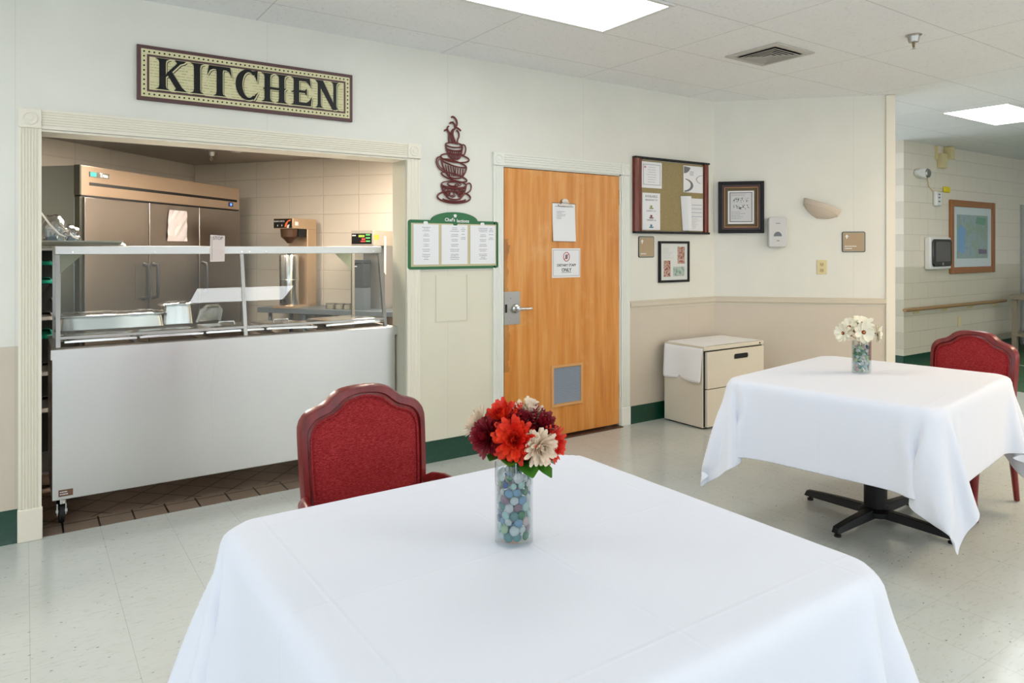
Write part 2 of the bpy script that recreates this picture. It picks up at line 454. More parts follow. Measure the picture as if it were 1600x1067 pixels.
# fluted casing
def fluted(w_, length, n, t_=.018):
    """cross-section along x (width w_), extruded in z from 0 to length; face at -t_"""
    P = [(0, 0), (0, -t_)]; m = .010; fw = (w_-2*m)/n
    for i in range(n):
        a = m+i*fw
        P += [(a+fw*.12, -t_), (a+fw*.3, -t_+.005), (a+fw*.7, -t_+.005), (a+fw*.88, -t_)]
    P += [(w_, -t_), (w_, 0)]
    return MB().prism(P, 0, length, 'xy')
def fluted_h(x0, x1, z0, w_, n):
    m_ = fluted(w_, x1-x0, n)
    m_.v = [(x0+c, b_, z0+a) for a, b_, c in m_.v]
    return m_
def rosette(x, z, w_, m, parent):
    o = B(x, x+w_, -.024, 0, z, z+w_).build('corner_block', m, parent, bevel=.003)
    c = MB().lathe([(0.001, .004), (w_*.12, .004), (w_*.16, .001), (w_*.24, .001), (w_*.28, .005), (w_*.33, .005), (w_*.36, 0)], 24)
    c.v = [(x+w_/2+a, -.024-c_, z+w_/2+b_) for a, b_, c_ in c.v]
    c.build('rosette', m, o)
CW = .096
t1 = struct('trim_serving_opening', B(.07, 2.09, -.006, TH+.004, 2.04, 2.05), M_casing, loc=(0, WY, 0))
struct('casing_left', fluted(CW, 1.895, 6), M_casing, t1, loc=(-.026, 0, .16))
B(-.030, .074, -.026, 0, 0, .16).build('plinth_block', M_casing, t1, bevel=.004)
struct('casing_right', fluted(.094, 2.05, 3, .014), M_casing, t1, loc=(2.09, 0, 0))
struct('casing_top', fluted_h(.07, 2.09, 2.052, CW, 6), M_casing, t1)
rosette(-.026, 2.052, CW, M_casing, t1); rosette(2.09, 2.052, CW, M_casing, t1)
B(.060, .070, 0, TH+.01, 0, 2.05).build('jamb_left', M_casing, t1)
jr = B(0, .012, 0, TH+.01, 0, 2.048).build('jamb_right', M_jamb, t1, loc=(2.082, 0, 0))
# door with its casing
t2 = struct('trim_door_casing', B(2.848, 2.864, -.002, .12, 0, 2.055).box(4.003, 4.019, -.002, .12, 0, 2.055).box(2.848, 4.019, -.002, .12, 2.045, 2.06), M_casing_w, loc=(0, WY, 0))
struct('casing_left', fluted(.086, 1.90, 4), M_casing_w, t2, loc=(2.768, 0, .15))
struct('casing_right', fluted(.092, 1.90, 4), M_casing_w, t2, loc=(4.016, 0, .15))
B(2.765, 2.858, -.022, 0, 0, .15).box(4.012, 4.114, -.022, 0, 0, .15).build('plinth_block', M_casing_w, t2, bevel=.003)
struct('casing_top', fluted_h(2.86, 4.016, 2.055, .09, 4), M_casing_w, t2)
rosette(2.766, 2.052, .094, M_casing_w, t2); rosette(4.014, 2.052, .094, M_casing_w, t2)
B(2.864, 4.003, -.05, .10, 0, .008).build('threshold', mat('threshold_bronze', (92, 66, 48), .4, .5), t2)
door = struct('door_1', B(0, 1.131, -.004, .040, .022, 2.040), M_door, loc=(2.869, WY, 0), bevel=.002)
fx0, fx1, fz0, fz1 = 3.297-2.869, 3.606-2.869, .243, .560
frame(fx0, fx1, fz0, fz1, .021, -.016, -.003).build('louver_frame', M_doorframe, door, bevel=.002)
lv = MB()
B(fx0+.02, fx1-.02, -.0055, -.0035, fz0+.02, fz1-.02).build('louver_back', mat('louver_back_grey', (92, 100, 112), .5), door)
for i in range(22):
    z = fz0+.024+i*.01235
    lv.add([(fx0+.021, -.006, z+.008), (fx1-.021, -.006, z+.008), (fx1-.021, -.0125, z), (fx0+.021, -.0125, z),
            (fx0+.021, -.005, z+.0095), (fx1-.021, -.005, z+.0095), (fx1-.021, -.0115, z-.001), (fx0+.021, -.0115, z-.001)],
           [(0, 1, 2, 3), (7, 6, 5, 4), (3, 2, 6, 7), (0, 3, 7, 4), (1, 5, 6, 2)])
lv.build('louver', mat('louver_metal', (158, 170, 186), .4, .2), door, smooth=0)
pl = B(-.006, .138, -.008, -.004, .896, 1.137).build('lock_plate', mat('satin_steel', (168, 166, 160), .35, .9), door, bevel=.001)
B(-.006, -.002, -.008, .03, .896, 1.137).build('edge_plate', mat('satin_steel', (0, 0, 0)), pl)
for z in (.938, 1.088):
    s_ = MB().lathe([(.0005, .003), (.004, .003), (.006, 0)], 12); s_.v = [(.05+a, -.008-c, z+b_) for a, b_, c in s_.v]
    s_.build('screw', M_chrome, pl)
B(.004, .022, -.0095, -.008, .985, 1.045).build('latch_slot', M_dark, pl)
h_ = MB().lathe([(.034, 0), (.034, .012), (.027, .022), (.020, .024), (.018, .05), (.001, .052)], 28)
h_.v = [(.090+a, -.008-c, 1.012+b_) for a, b_, c in h_.v]
hd = h_.build('rose', M_chrome, door)
MB().tube([(.09, -.054, 1.012), (.105, -.062, 1.012), (.13, -.063, 1.011), (.17, -.06, 1.010), (.21, -.058, 1.010)], [.012, .012, .0105, .010, .009], 12, (1.1, .8)).build('lever', M_chrome, hd)
for z in (1.87, 1.085, .29):
    MB().lathe([(.007, -.057), (.007, .057)], 12, (1.135, -.010, z)).build('hinge', M_casing_w, door)
# kitchen walls of painted block, at an angle to the dining room wall
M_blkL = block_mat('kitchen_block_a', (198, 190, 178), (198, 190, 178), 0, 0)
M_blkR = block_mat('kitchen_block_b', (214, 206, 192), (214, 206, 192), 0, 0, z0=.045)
struct('wall_kitchen_back_left', B(-5.2, .0, 0, .1, 0, 2.33), M_blkL, loc=(1.478, 8.056, 0), rz=R(45), smooth=0)
struct('wall_kitchen_back_right', B(0, 4.6, 0, .1, 0, 2.33), M_blkR, loc=(1.478, 8.056, 0), rz=R(-54.5), smooth=0)
# hall beyond the angled wall
M_blkH = block_mat('hall_blocks', (222, 214, 198), (202, 196, 176), 1.215, 1, .35, .4, .203, .0)
struct('wall_hall', B(0, 6.2, 0, .1, 0, CEIL), M_blkH, loc=(8.93, 4.45, 0), smooth=0)
struct('wall_hall_return', B(.1, 2.6, 0, .1, 0, CEIL), M_blkH, loc=(9.03, 4.45, 0), rz=R(90), smooth=0)
struct('trim_hall_ledge', B(.20, 1.2, 0, .012, 2.42, 2.436), mat('ledge_wood', (150, 124, 84), .5), loc=(8.918, 4.45, 0), rz=R(90))
struct('baseboard_hall', base_mb(0, 6.2, .125), M_green, loc=(8.93, 4.45, 0))
bh = MB().prism([(0, 0), (0, .125), (.004, .125), (.012, 0)], 0, 2.5, 'yz')
struct('baseboard_hall_return', bh, M_green, loc=(8.93, 4.45, 0), rz=R(90))
struct('trim_hall_door', B(0, .07, -.03, 0, 0, 2.11).box(.07, 1.1, -.03, 0, 2.04, 2.11), mat('grey_frame', (168, 168, 164), .4), loc=(12.37, 4.45, 0))
struct('door_2', B(.07, 1.05, -.012, -.001, 0, 2.04), mat('hall_door_white', (205, 208, 210), .4), loc=(12.37, 4.45, 0))
# access panel painted into the wall
ap = tag(frame(0, .253, 0, .325, .004, -.004, 0).box(.006, .247, -.003, 0, .006, .319).build('access_panel', mat('panel_paint', (222, 217, 197), .4), loc=(2.305, WY, .947)),
         'flush painted access panel in the wall below the green menu board', 'panel')

# ================================================================== CEILING FIXTURES
M_lamp = bpy.data.materials.new('lamp_diffuser'); M_lamp.use_nodes = True
lb = M_lamp.node_tree.nodes['Principled BSDF']
lb.inputs['Base Color'].default_value = (.9, .9, .9, 1); lb.inputs['Emission Color'].default_value = (.95, .985, 1.0, 1)
lb.inputs['Emission Strength'].default_value = LIGHT_E
M_lampw = M_lamp.copy(); M_lampw.name = 'lamp_diffuser_warm'
M_lampw.node_tree.nodes['Principled BSDF'].inputs['Emission Color'].default_value = (1.0, .77, .53, 1)
M_lampw.node_tree.nodes['Principled BSDF'].inputs['Emission Strength'].default_value = LIGHT_E*2.8
def light(x0, x1, y0, y1, label, group=None, z=CEIL, m_=None):
    r = thing('ceiling_light', label, 'ceiling light', ((x0+x1)/2, (y0+y1)/2, z), 0, group)
    a, c = (x1-x0)/2, (y1-y0)/2
    B(-a, a, -c, -c+.025, -.012, -.001).box(-a, a, c-.025, c, -.012, -.001).box(-a, -a+.025, -c+.025, c-.025, -.012, -.001).box(a-.025, a, -c+.025, c-.025, -.012, -.001).build('frame', M_white, r)
    B(-a+.024, a-.024, -c+.024, c-.024, -.009, -.002).build('diffuser', m_ or M_lamp, r)
light(1.715, 2.935, 2.685, 3.275, 'glowing ceiling panel light above the wall between kitchen sign and cups')
light(7.41, 8.63, 2.75, 3.35, 'glowing ceiling panel light in the far hall, above the oak framed picture')
for x, y in ((-1.2, 2.95), (2.3, -.2), (5.6, .6), (6.9, .8), (10.6, 2.0), (-1.4, -.4), (2.3, -3.2), (5.6, -2.8), (9.3, -.2)):  # warm panels at right and the hall panel added unseen, to brighten there
    light(x-.61, x+.61, y-.30, y+.30, 'unseen ceiling panel light outside the view that brightens the dining room and hall', 'dining room panel lights outside the view', m_=M_lampw if 4 < x < 8 else None)
kl = thing('kitchen_ceiling_light', 'warm kitchen ceiling light behind the serving opening header', 'ceiling light', (.75, 5.35, 2.33))
B(-.3, .3, -.3, .3, -.02, -.001).build('housing', M_white, kl)
M_lampk = bpy.data.materials.new('kitchen_diffuser'); M_lampk.use_nodes = True
lb = M_lampk.node_tree.nodes['Principled BSDF']; lb.inputs['Emission Color'].default_value = (1, .88, .75, 1); lb.inputs['Emission Strength'].default_value = 44
B(-.28, .28, -.28, .28, -.024, -.0202).build('diffuser', M_lampk, kl)
M_lampk2 = M_lampk.copy(); M_lampk2.node_tree.nodes['Principled BSDF'].inputs['Emission Strength'].default_value = 26
kl2 = copy_tree(kl); kl2.location = (2.55, 5.05, 2.33); kl.children[-1].data = kl.children[-1].data.copy(); kl.children[-1].data.materials[0] = M_lampk2 if kl.children[-1].data.materials[0] is M_lampk else M_white
kl2['label'] = 'warm kitchen ceiling light near the coffee brewers, behind the header'
# air diffuser
v = thing('ceiling_vent', 'square white ceiling air vent with dark nested slots', 'vent', (4.225, 3.01, CEIL))
frame(-.21, .21, -.21, .21, .062, -.012, -.001)
def flatframe(a, w_, z0, z1):
    return B(-a, a, -a, -a+w_, z0, z1).box(-a, a, a-w_, a, z0, z1).box(-a, -a+w_, -a+w_, a-w_, z0, z1).box(a-w_, a, -a+w_, a-w_, z0, z1)
M_vent = mat('vent_paint', (196, 192, 186), .5)
flatframe(.21, .055, -.010, -.001).build('frame', M_vent, v, bevel=.003)
B(-.158, .158, -.158, .158, -.0025, -.001).build('duct_opening', M_dark, v)
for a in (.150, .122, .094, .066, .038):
    for nm_, m_, dz in (('louver', M_vent, 0), ('louver_back', M_dark, .0009)):  # dark top sheets paint in the shade between the louvers
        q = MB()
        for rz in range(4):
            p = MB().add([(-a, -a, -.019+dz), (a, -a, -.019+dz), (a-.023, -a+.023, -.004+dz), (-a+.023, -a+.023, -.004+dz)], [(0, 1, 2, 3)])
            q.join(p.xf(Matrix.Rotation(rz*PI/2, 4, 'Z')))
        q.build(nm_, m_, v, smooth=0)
    flatframe(a+.001, .0075, -.0205, -.0188).build('louver_lip', M_vent, v)
def sprinkler(x, y, z, label, sc=1.0):
    r = thing('fire_sprinkler', label, 'sprinkler', (x, y, z))
    MB().lathe([(.001, 0), (.047*sc, 0), (.047*sc, -.003), (.035*sc, -.010), (.028*sc, -.045), (.001, -.047)], 24).build('escutcheon', M_alu, r)
    h = MB().lathe([(.001, -.045), (.009, -.045), (.009, -.06), (.004, -.062), (.004, -.078), (.001, -.079)], 12)
    h.tube([(.009, 0, -.058), (.014, 0, -.07), (.004, 0, -.084)], .002, 6); h.tube([(-.009, 0, -.058), (-.014, 0, -.07), (-.004, 0, -.084)], .002, 6)
    h.build('head', mat('bronze', (150, 130, 100), .35, .8), r)
    MB().lathe([(.001, -.084), (.013, -.085), (.013, -.087), (.001, -.087)], 12).build('deflector', M_chrome, r)
sprinkler(4.59, 2.227, CEIL, 'chrome fire sprinkler hanging from the white ceiling tiles')
sprinkler(1.386, 6.794, 2.33, 'small fire sprinkler under the dim kitchen ceiling above the refrigerator')
dk = MB().lathe([(.001, 0), (.05, 0), (.05, -.02), (.035, -.03), (.001, -.03)], 20).build('smoke_detector', M_vent, loc=(1.54, 6.55, 2.33))
tag(dk, 'small round detector on the kitchen ceiling beside the sprinkler', 'detector')
# ================================================================== SIGN "KITCHEN"
def arc(cx, cz, rx, rz, a0, a1, n=16):
    return [(cx+rx*math.cos(R(a0+(a1-a0)*i/n)), cz+rz*math.sin(R(a0+(a1-a0)*i/n))) for i in range(n+1)]
def stem(cx, w_=.20, s_=.13, z0=0., z1=1.):
    a = w_/2; h = .10
    return [(cx-a-s_, z0), (cx-a-.02, z0+h*.55), (cx-a, z0+h*1.4), (cx-a, z1-h*1.4), (cx-a-.02, z1-h*.55), (cx-a-s_, z1),
            (cx+a+s_, z1), (cx+a+.02, z1-h*.55), (cx+a, z1-h*1.4), (cx+a, z0+h*1.4), (cx+a+.02, z0+h*.55), (cx+a+s_, z0)]
GL = {
 'K': (1.02, [stem(.23, .21), [(.30, .38), (.36, .55), (.70, .90), (.62, 1.0), (1.0, 1.0), (.92, .93), (.80, .88), (.47, .53)],
              [(.38, .50), (.50, .66), (.86, .12), (1.02, 0), (.60, 0), (.66, .08)]]),
 'I': (.46, [stem(.23, .21)]),
 'T': (.86, [stem(.43, .21, .13, 0, .95), [(.0, .66), (.06, 1.0), (.80, 1.0), (.86, .66), (.76, .84), (.66, .89), (.20, .89), (.10, .84)]]),
 'C': (.84, [arc(.46, .5, .44, .53, 48, 312, 26)+list(reversed(arc(.50, .5, .24, .44, 52, 308, 26))),
             [(.60, .99), (.82, 1.02), (.80, .62), (.72, .82)], [(.60, .03), (.68, .0), (.84, .30), (.74, .20)]]),
 'H': (1.0, [stem(.23, .21), stem(.77, .21), [(.05, .42), (.16, .53), (.95, .53), (.84, .44), (.16, .44)]]),
 'E': (.84, [stem(.23, .21), [(.23, .88), (.23, 1.0), (.76, 1.0), (.80, .68), (.70, .82), (.60, .88)],
             [(.02, .44), (.14, .55), (.56, .55), (.64, .64), (.64, .36), (.56, .46), (.14, .46)],
             [(.23, 0), (.23, .12), (.62, .12), (.74, .20), (.84, .36), (.80, 0)]]),
 'N': (1.02, [stem(.19, .12, .11), stem(.83, .12, .11), [(.02, 1.0), (.34, 1.0), (.89, .0), (.89, -.03), (.74, -.03), (.13, .90)]]),
}
SW, SH = 1.211, .296
sg = thing('kitchen_sign', 'wooden KITCHEN sign with black letters and dotted border', 'sign', (.494, WY, 2.250))
B(0, SW, -.020, -.001, 0, SH).build('backing_board', M_signpurp, sg, bevel=.002)
B(.020, SW-.020, -.0215, -.020, .020, SH-.020).build('dotted_border', M_signcream, sg)
frame(.048, SW-.048, .048, SH-.048, .011, -.0228, -.0215).build('inner_border', M_signpurp, sg)
d_ = MB()
def dot(x, z):
    d_.prism([(x+.0052*math.cos(k*PI/3), z+.0052*math.sin(k*PI/3)) for k in range(6)], -.0226, -.0214)
n_ = 46
for i in range(n_+1):
    x = .034+i*(SW-.068)/n_; dot(x, .034); dot(x, SH-.034)
for i in range(1, 9):
    z = .034+i*(SH-.068)/9; dot(.034, z); dot(SW-.034, z)
d_.build('dots', M_black, sg, smooth=0)
M_script = mat('faded_script', (150, 146, 104), .7)
sc_ = MB(); rr = random.Random(3)
for row in range(11):
    z = .068+row*.0158; x = .064
    while x < SW-.068:
        l = rr.uniform(.008, .03); 
        if rr.random() < .85: sc_.box(x, min(x+l, SW-.064), -.0222, -.0214, z, z+rr.uniform(.0012, .0035))
        x += l+rr.uniform(.002, .006)
sc_.build('script_lines', M_script, sg, smooth=0)
LH = .168; xc = .088; ltr = []
tot = sum(GL[c][0] for c in 'KITCHEN'); gap = (SW-.176-tot*LH*.92)/6
for layer, (dx, dz, y0, y1, m_) in enumerate(((.0085, -.0085, -.0232, -.0222, M_black), (.0055, -.0055, -.0240, -.0232, M_signcream), (0, 0, -.0262, -.0240, M_black))):
    x = xc
    for c in 'KITCHEN':
        wd, polys = GL[c]; q = MB()
        for k, P_ in enumerate(polys): q.prism([(x+a*LH*.92+dx, .066+b_*LH+dz) for a, b_ in P_], y0+.00015*k, y1)
        q.build('letter_'+c.lower() if layer == 2 else 'letter_outline', m_, sg, smooth=0)
        x += wd*LH*.92+gap

# ================================================================== METAL CUPS ART
def c2(p): return ((p[0]-265)*.000764, -.012, (985-p[1])*.000666)
art = thing('cup_stack_wall_art', 'dark red metal wall art of three stacked steaming cups', 'wall art', (2.45, WY, 1.764))
def ell(cx, cy, rx, ry, rot=0, a0=0, a1=360, n=28):
    P = []
    for i in range(n+1 if a1-a0 < 360 else n):
        a = R(a0+(a1-a0)*i/n); x, y = rx*math.cos(a), ry*math.sin(a); r_ = R(rot)
        P.append((cx+x*math.cos(r_)-y*math.sin(r_), cy+x*math.sin(r_)+y*math.cos(r_)))
    return P
def stroke(mb, P, r=.0048, closed=False): mb.tube([c2(p) for p in P], r, 6, closed=closed)
def bez(p, n=10):
    P = []
    for k in range(0, len(p)-1, 3):
        a, b_, c, d = p[k:k+4]
        for i in range(n+1):
            t_ = i/n; u_ = 1-t_
            P.append((u_**3*a[0]+3*u_*u_*t_*b_[0]+3*u_*t_*t_*c[0]+t_**3*d[0], u_**3*a[1]+3*u_*u_*t_*b_[1]+3*u_*t_*t_*c[1]+t_**3*d[1]))
    out = [P[0]]
    for q in P[1:]:
        if math.dist(q, out[-1]) > .5: out.append(q)
    return out
m_ = MB()   # lowest cup and saucer
stroke(m_, ell(258, 790, 128, 36), closed=True); stroke(m_, ell(262, 785, 70, 20), .004, True)
stroke(m_, bez([(130, 795), (140, 880), (190, 930), (215, 940), (260, 950), (300, 945), (320, 935), (360, 900), (375, 860), (386, 795)]), .006)
stroke(m_, bez([(385, 800), (395, 760), (430, 750), (440, 790), (445, 850), (410, 870), (375, 878)]))
stroke(m_, ell(260, 920, 172, 62, 0, 0, 360), .006, True); stroke(m_, ell(262, 935, 120, 30, 0, 10, 170), .006)
for (x, y, r_) in ((185, 860, 26), (245, 890, 30), (300, 860, 28), (345, 868, 24), (255, 850, 18), (320, 895, 18), (205, 895, 14)):
    stroke(m_, ell(x, y, r_, r_, 20, 0, 290, 16)+ell(x, y, r_*.5, r_*.5, 20, 290, 480, 8), .0042)
stroke(m_, bez([(200, 800), (260, 830), (330, 800), (300, 785), (280, 780), (260, 790), (275, 800)]), .004)
stroke(m_, bez([(150, 815), (200, 835), (320, 835), (370, 815)]), .010)
m_.build('lower_cup', M_artred, art)
m_ = MB()   # middle cup, tilted
stroke(m_, ell(262, 712, 136, 34, 14), .0055, True)
stroke(m_, bez([(130, 535), (140, 640), (190, 690), (215, 715), (250, 730), (300, 728), (330, 715), (360, 690), (385, 650), (390, 600)]), .006)
stroke(m_, ell(260, 570, 130, 26, 13), .0055, True)
for i in range(8):
    x = 170+i*26; stroke(m_, [(x, 590+i*5), (x+12 if i < 4 else x-2, 650+i*3), (x+24-(i*5), 705)], .0045)
stroke(m_, bez([(150, 655), (90, 650), (60, 560), (90, 525), (110, 505), (130, 520), (140, 530)])); stroke(m_, bez([(150, 640), (110, 630), (80, 570), (100, 545), (112, 530), (130, 540), (140, 550)]), .0035)
m_.build('middle_cup', M_artred, art)
m_ = MB()   # top cup
stroke(m_, ell(270, 515, 148, 42, 3), .0055, True)
stroke(m_, ell(258, 380, 86, 24), .0055, True); stroke(m_, bez([(175, 385), (180, 460), (205, 500), (235, 520), (262, 528), (285, 528), (305, 520), (330, 500), (342, 450), (345, 385)]), .006)
stroke(m_, bez([(182, 425), (220, 445), (300, 445), (342, 425)]), .007); stroke(m_, bez([(190, 460), (230, 480), (300, 480), (335, 460)]), .007)
for i in range(6): stroke(m_, [(208+i*22, 475), (222+i*16, 522)], .0045)
for i in range(7): stroke(m_, [(195+i*22, 438), (200+i*22, 466)], .0035)
stroke(m_, bez([(342, 370), (385, 350), (390, 420), (375, 450), (370, 475), (350, 480), (340, 470)]))
m_.build('upper_cup', M_artred, art)
m_ = MB()   # steam
stroke(m_, bez([(232, 95), (250, 70), (290, 110), (290, 150), (290, 200), (240, 215), (245, 270), (255, 320), (272, 330), (272, 370)]), .0065)
stroke(m_, bez([(215, 165), (225, 130), (265, 150), (268, 180), (270, 200), (300, 190), (330, 225)]), .006)
stroke(m_, bez([(160, 245), (170, 215), (205, 235), (207, 270), (210, 310), (200, 340), (215, 362)]), .006)
stroke(m_, bez([(205, 190), (180, 200), (190, 240), (215, 260), (240, 290), (250, 330), (255, 365)]), .006)
stroke(m_, bez([(285, 225), (320, 240), (315, 290), (300, 310), (290, 340), (295, 350), (292, 372)]), .0055)
stroke(m_, bez([(250, 215), (225, 240), (215, 300), (245, 365)]), .005)
m_.build('steam', M_artred, art)
for x, z in ((0, .02), (-.01, .36)): B(x-.003, x+.003, -.012, -.0005, z+.2, z+.206).build('mounting_pin', M_artred, art)

# ================================================================== MENU BOARD
mb_ = thing('menu_board', 'green framed menu board with three white menu sheets and an arched top', 'notice board', (2.091, WY, 1.312))
W_, H_ = .72, .333
out = rrect(0, W_, 0, H_, .02)
top = [(.56, H_+.001)]+[(.36+.215*math.cos(R(a))*.98, H_-.10+.158*math.sin(R(a))) for a in range(40, 145, 6)]
arch = [(.175, H_-.03)]+[(.36-.185*math.cos(R(a)), H_-.004+.062*math.sin(R(a))) for a in range(0, 181, 10)]+[(.545, H_-.03)]
MB().prism(out, -.018, -.001).prism(arch, -.0179, -.001).build('green_frame', M_greenboard, mb_, bevel=.003)
frame(.022, W_-.022, .018, H_-.022, .006, -.0195, -.0178).box(.238, .246, -.0195, -.0178, .02, H_-.025).box(.468, .476, -.0195, -.0178, .02, H_-.025).box(.024, W_-.024, -.0188, -.0178, .020, H_-.024).build('pocket_trim', mat('pocket_beige', (196, 188, 150), .5), mb_)
for i, (a, c) in enumerate(((.040, .230), (.252, .458), (.482, .690))):
    p_ = B(a, c, -.0205, -.0196, .032, H_-.030).build('menu_sheet', M_paper, mb_)
    scribble(a+.06, c-.06, .06, H_-.045, 20, -.0211, seed=20+i, gaps=(3, 6, 9, 12, 15), h=.3).build('menu_print', M_ink, p_, smooth=0)
    if i: scribble(c-.06, c-.012, .20, H_-.045, 8, -.0211, seed=30+i, gaps=(3, 5), h=.3).build('side_print', M_ink, p_, smooth=0)
for x in (.13, .36, .58): MB().prism(rrect(x-.016, x+.016, H_-.034, H_-.010, .008), -.0225, -.0195).build('clip', M_greenboard if x == .36 else M_paper, mb_)
text('lettering', "Chef's", .032, M_white, mb_, .318, H_-.006, -.0184, bold=.0006)
text('lettering', "lections", .032, M_white, mb_, .422, H_-.012, -.0184, bold=.0006)
ic = MB().prism([(.351, H_+.022), (.369, H_+.022), (.370, H_+.030), (.374, H_+.036), (.368, H_+.042), (.360, H_+.044), (.352, H_+.042), (.346, H_+.036), (.350, H_+.030)], -.0186, -.0178)
ic.build('chef_hat_emblem', M_white, mb_)

# ================================================================== NOTICES ON THE DOOR
ds = thing('door_notice', 'white DIETARY STAFF ONLY notice with a red no entry circle on the wooden door', 'sign', (3.307, WY-.004, 1.228))
B(0, .277, -.003, 0, 0, .225).build('card', M_paper, ds)
frame(.009, .268, .012, .213, .0025, -.0038, -.0030).build('printed_border', M_ink, ds)
rg = MB().tube([(.139+.030*math.cos(a), -.0035, .160+.034*math.sin(a)) for a in [i*PI/12 for i in range(24)]], .0035, 6, (1, .3), closed=True)
rg.tube([(.118, -.0035, .138), (.160, -.0035, .182)], .003, 6, (1, .3)); rg.build('prohibition_ring', mat('red_ink', (176, 70, 66), .7), ds)
MB().prism(rrect(.127, .151, .142, .178, .008), -.0036, -.0030).build('crossed_figure', M_ink, ds)
text('lettering', 'DIETARY STAFF', .027, M_inkd, ds, .139, .086, -.0032, bold=.0006)
text('lettering', 'ONLY', .036, M_inkd, ds, .139, .047, -.0032, bold=.0009)
B(.09, .188, -.0036, -.0030, .037, .040).build('underline', M_inkd, ds)
cb = thing('clipboard', 'clipboard with white papers and a metal clip on the wooden door', 'clipboard', (3.31, WY-.004, 1.505))
B(0, .222, -.004, 0, 0, .300).xf(Matrix.Rotation(R(1.0), 4, 'Y')).build('board', mat('clipboard_brown', (140, 110, 80), .5), cb)
pa = MB(); n_ = 8
for i in range(n_): 
    z0, z1 = .004+i*.036, .004+(i+1)*.036; y0, y1 = -.006-.010*(1-i/n_)**2, -.006-.010*(1-(i+1)/n_)**2
    pa.add([(-.002, y0, z0), (.220, y0, z0-.003), (.220, y1, z1-.003), (-.002, y1, z1), (-.002, y0+.003, z0), (.220, y0+.003, z0-.003), (.220, y1+.003, z1-.003), (-.002, y1+.003, z1)],
           [(0, 1, 2, 3), (7, 6, 5, 4), (0, 3, 7, 4), (1, 5, 6, 2)]+([(0, 4, 5, 1)] if i == 0 else [])+([(3, 2, 6, 7)] if i == n_-1 else []))
pp = pa.build('papers', M_paper, cb)
scribble(.03, .14, .17, .235, 6, -.0165, 'l', 5, .25).build('handwriting', M_ink, pp, smooth=0)
B(.02, .20, -.0085, -.0078, .268, .271).build('heading_rule', M_ink, pp)
ck = MB().prism(rrect(.05, .18, .272, .288, .006), -.016, -.004); ck.prism([(.075, .286), (.155, .286), (.145, .318), (.13, .328), (.10, .328), (.085, .318)], -.013, -.002)
ck.tube([(.08, -.016, .300), (.15, -.016, .300)], .006, 8)
ck.build('clip', M_alu, cb)

# ================================================================== NOTICE BOARD AND FRAMES
nb = thing('bulletin_board', 'cherry framed bulletin board with four pinned papers', 'bulletin board', (4.152, WY, 1.590))
BW, BH = .922, .616
B(.01, BW-.01, -.014, -.001, .01, BH-.01).build('felt', M_cork, nb)
for x0, x1 in ((0, .088), (BW-.060, BW)):
    P_ = [(x0, 0), (x0, -.030), (x0+(x1-x0)*.25, -.040), (x0+(x1-x0)*.75, -.036), (x1, -.022), (x1, 0)]
    MB().prism(P_, 0, BH, 'xy').build('side_rail', M_cherry, nb)
B(0, BW, -.040, 0, BH-.004, BH+.012).build('top_rail', M_black, nb, bevel=.002); B(0, BW, -.040, 0, -.012, .006).build('bottom_rail', M_black, nb, bevel=.002)
def pinned(x0, x1, z0, z1, label, name='pinned_paper', curl=.012, seed=1, m=M_paper):
    """a paper pinned to the board, in board coordinates"""
    r = thing(name, label, 'paper', (4.152+x0, WY-.0145, 1.590+z0))
    P_ = MB(); n = 6; wd, ht = x1-x0, z1-z0
    for i in range(n):
        a, c = i/n, (i+1)/n; ya, yc = -.002-curl*a**3, -.002-curl*c**3
        P_.add([(wd*a, ya, 0), (wd*c, yc, 0), (wd*c, yc, ht), (wd*a, ya, ht), (wd*a, ya+.0008, 0), (wd*c, yc+.0008, 0), (wd*c, yc+.0008, ht), (wd*a, ya+.0008, ht)], [(0, 1, 2, 3), (7, 6, 5, 4), (3, 2, 6, 7), (1, 0, 4, 5)])
    s_ = P_.build('sheet', m, r)
    return r, wd, ht, s_
r, wd, ht, s_ = pinned(.092, .330, .372, .592, 'bordered white notice pinned top left on the bulletin board', curl=0)
frame(.018, wd-.018, .026, ht-.022, .003, -.0032, -.0021).build('printed_border', M_ink, r)
scribble(.04, wd-.04, .04, ht-.035, 7, -.0028, 'c', 8, .12).build('print', M_ink, r, smooth=0)
MB().prism(rrect(.028, .050, ht-.055, ht-.035, .006), -.0030, -.0021).build('emblem', mat('pale_red_ink', (205, 150, 150), .7), r)
r, wd, ht, s_ = pinned(.600, .852, .355, .590, 'grey and white swirl design flyer pinned top right on the bulletin board', curl=0)
M_gr = mat('flyer_grey', (120, 120, 122), .7)
MB().prism([(.006, ht-.006), (.006, ht-.068)]+[(.006+.082*math.cos(R(a)), ht-.006-.062*math.sin(R(a))) for a in range(80, -1, -12)], -.0032, -.0021).build('corner_swirl', M_gr, r)
MB().prism(arc(.0, .062, .125, .060, 75, -85, 14)+arc(-.002, .066, .095, .050, -80, 78, 14), -.0032, -.0021).build('lower_swirl', M_gr, r)
MB().prism(arc(.285, .120, .125, .045, 110, 235, 12)+arc(.290, .120, .115, .040, 235, 110, 12), -.0032, -.0021).build('right_swirl', mat('flyer_pale', (180, 180, 182), .7), r)
scribble(.08, .16, ht-.085, ht-.045, 3, -.0028, 'l', 9, .4).build('print', M_ink, r, smooth=0)
r, wd, ht, s_ = pinned(.100, .310, .018, .330, 'narrow meal times notice with small cup drawings pinned bottom left', curl=0)
text('lettering', 'AVAILABLE', .030, M_ink, r, wd/2, ht-.038, -.0024)
text('lettering', 'BREAKFAST 7-9', .021, M_ink, r, wd/2, ht-.066, -.0024)
text('lettering', 'LUNCH 11-1', .021, M_ink, r, wd/2, ht-.158, -.0024)
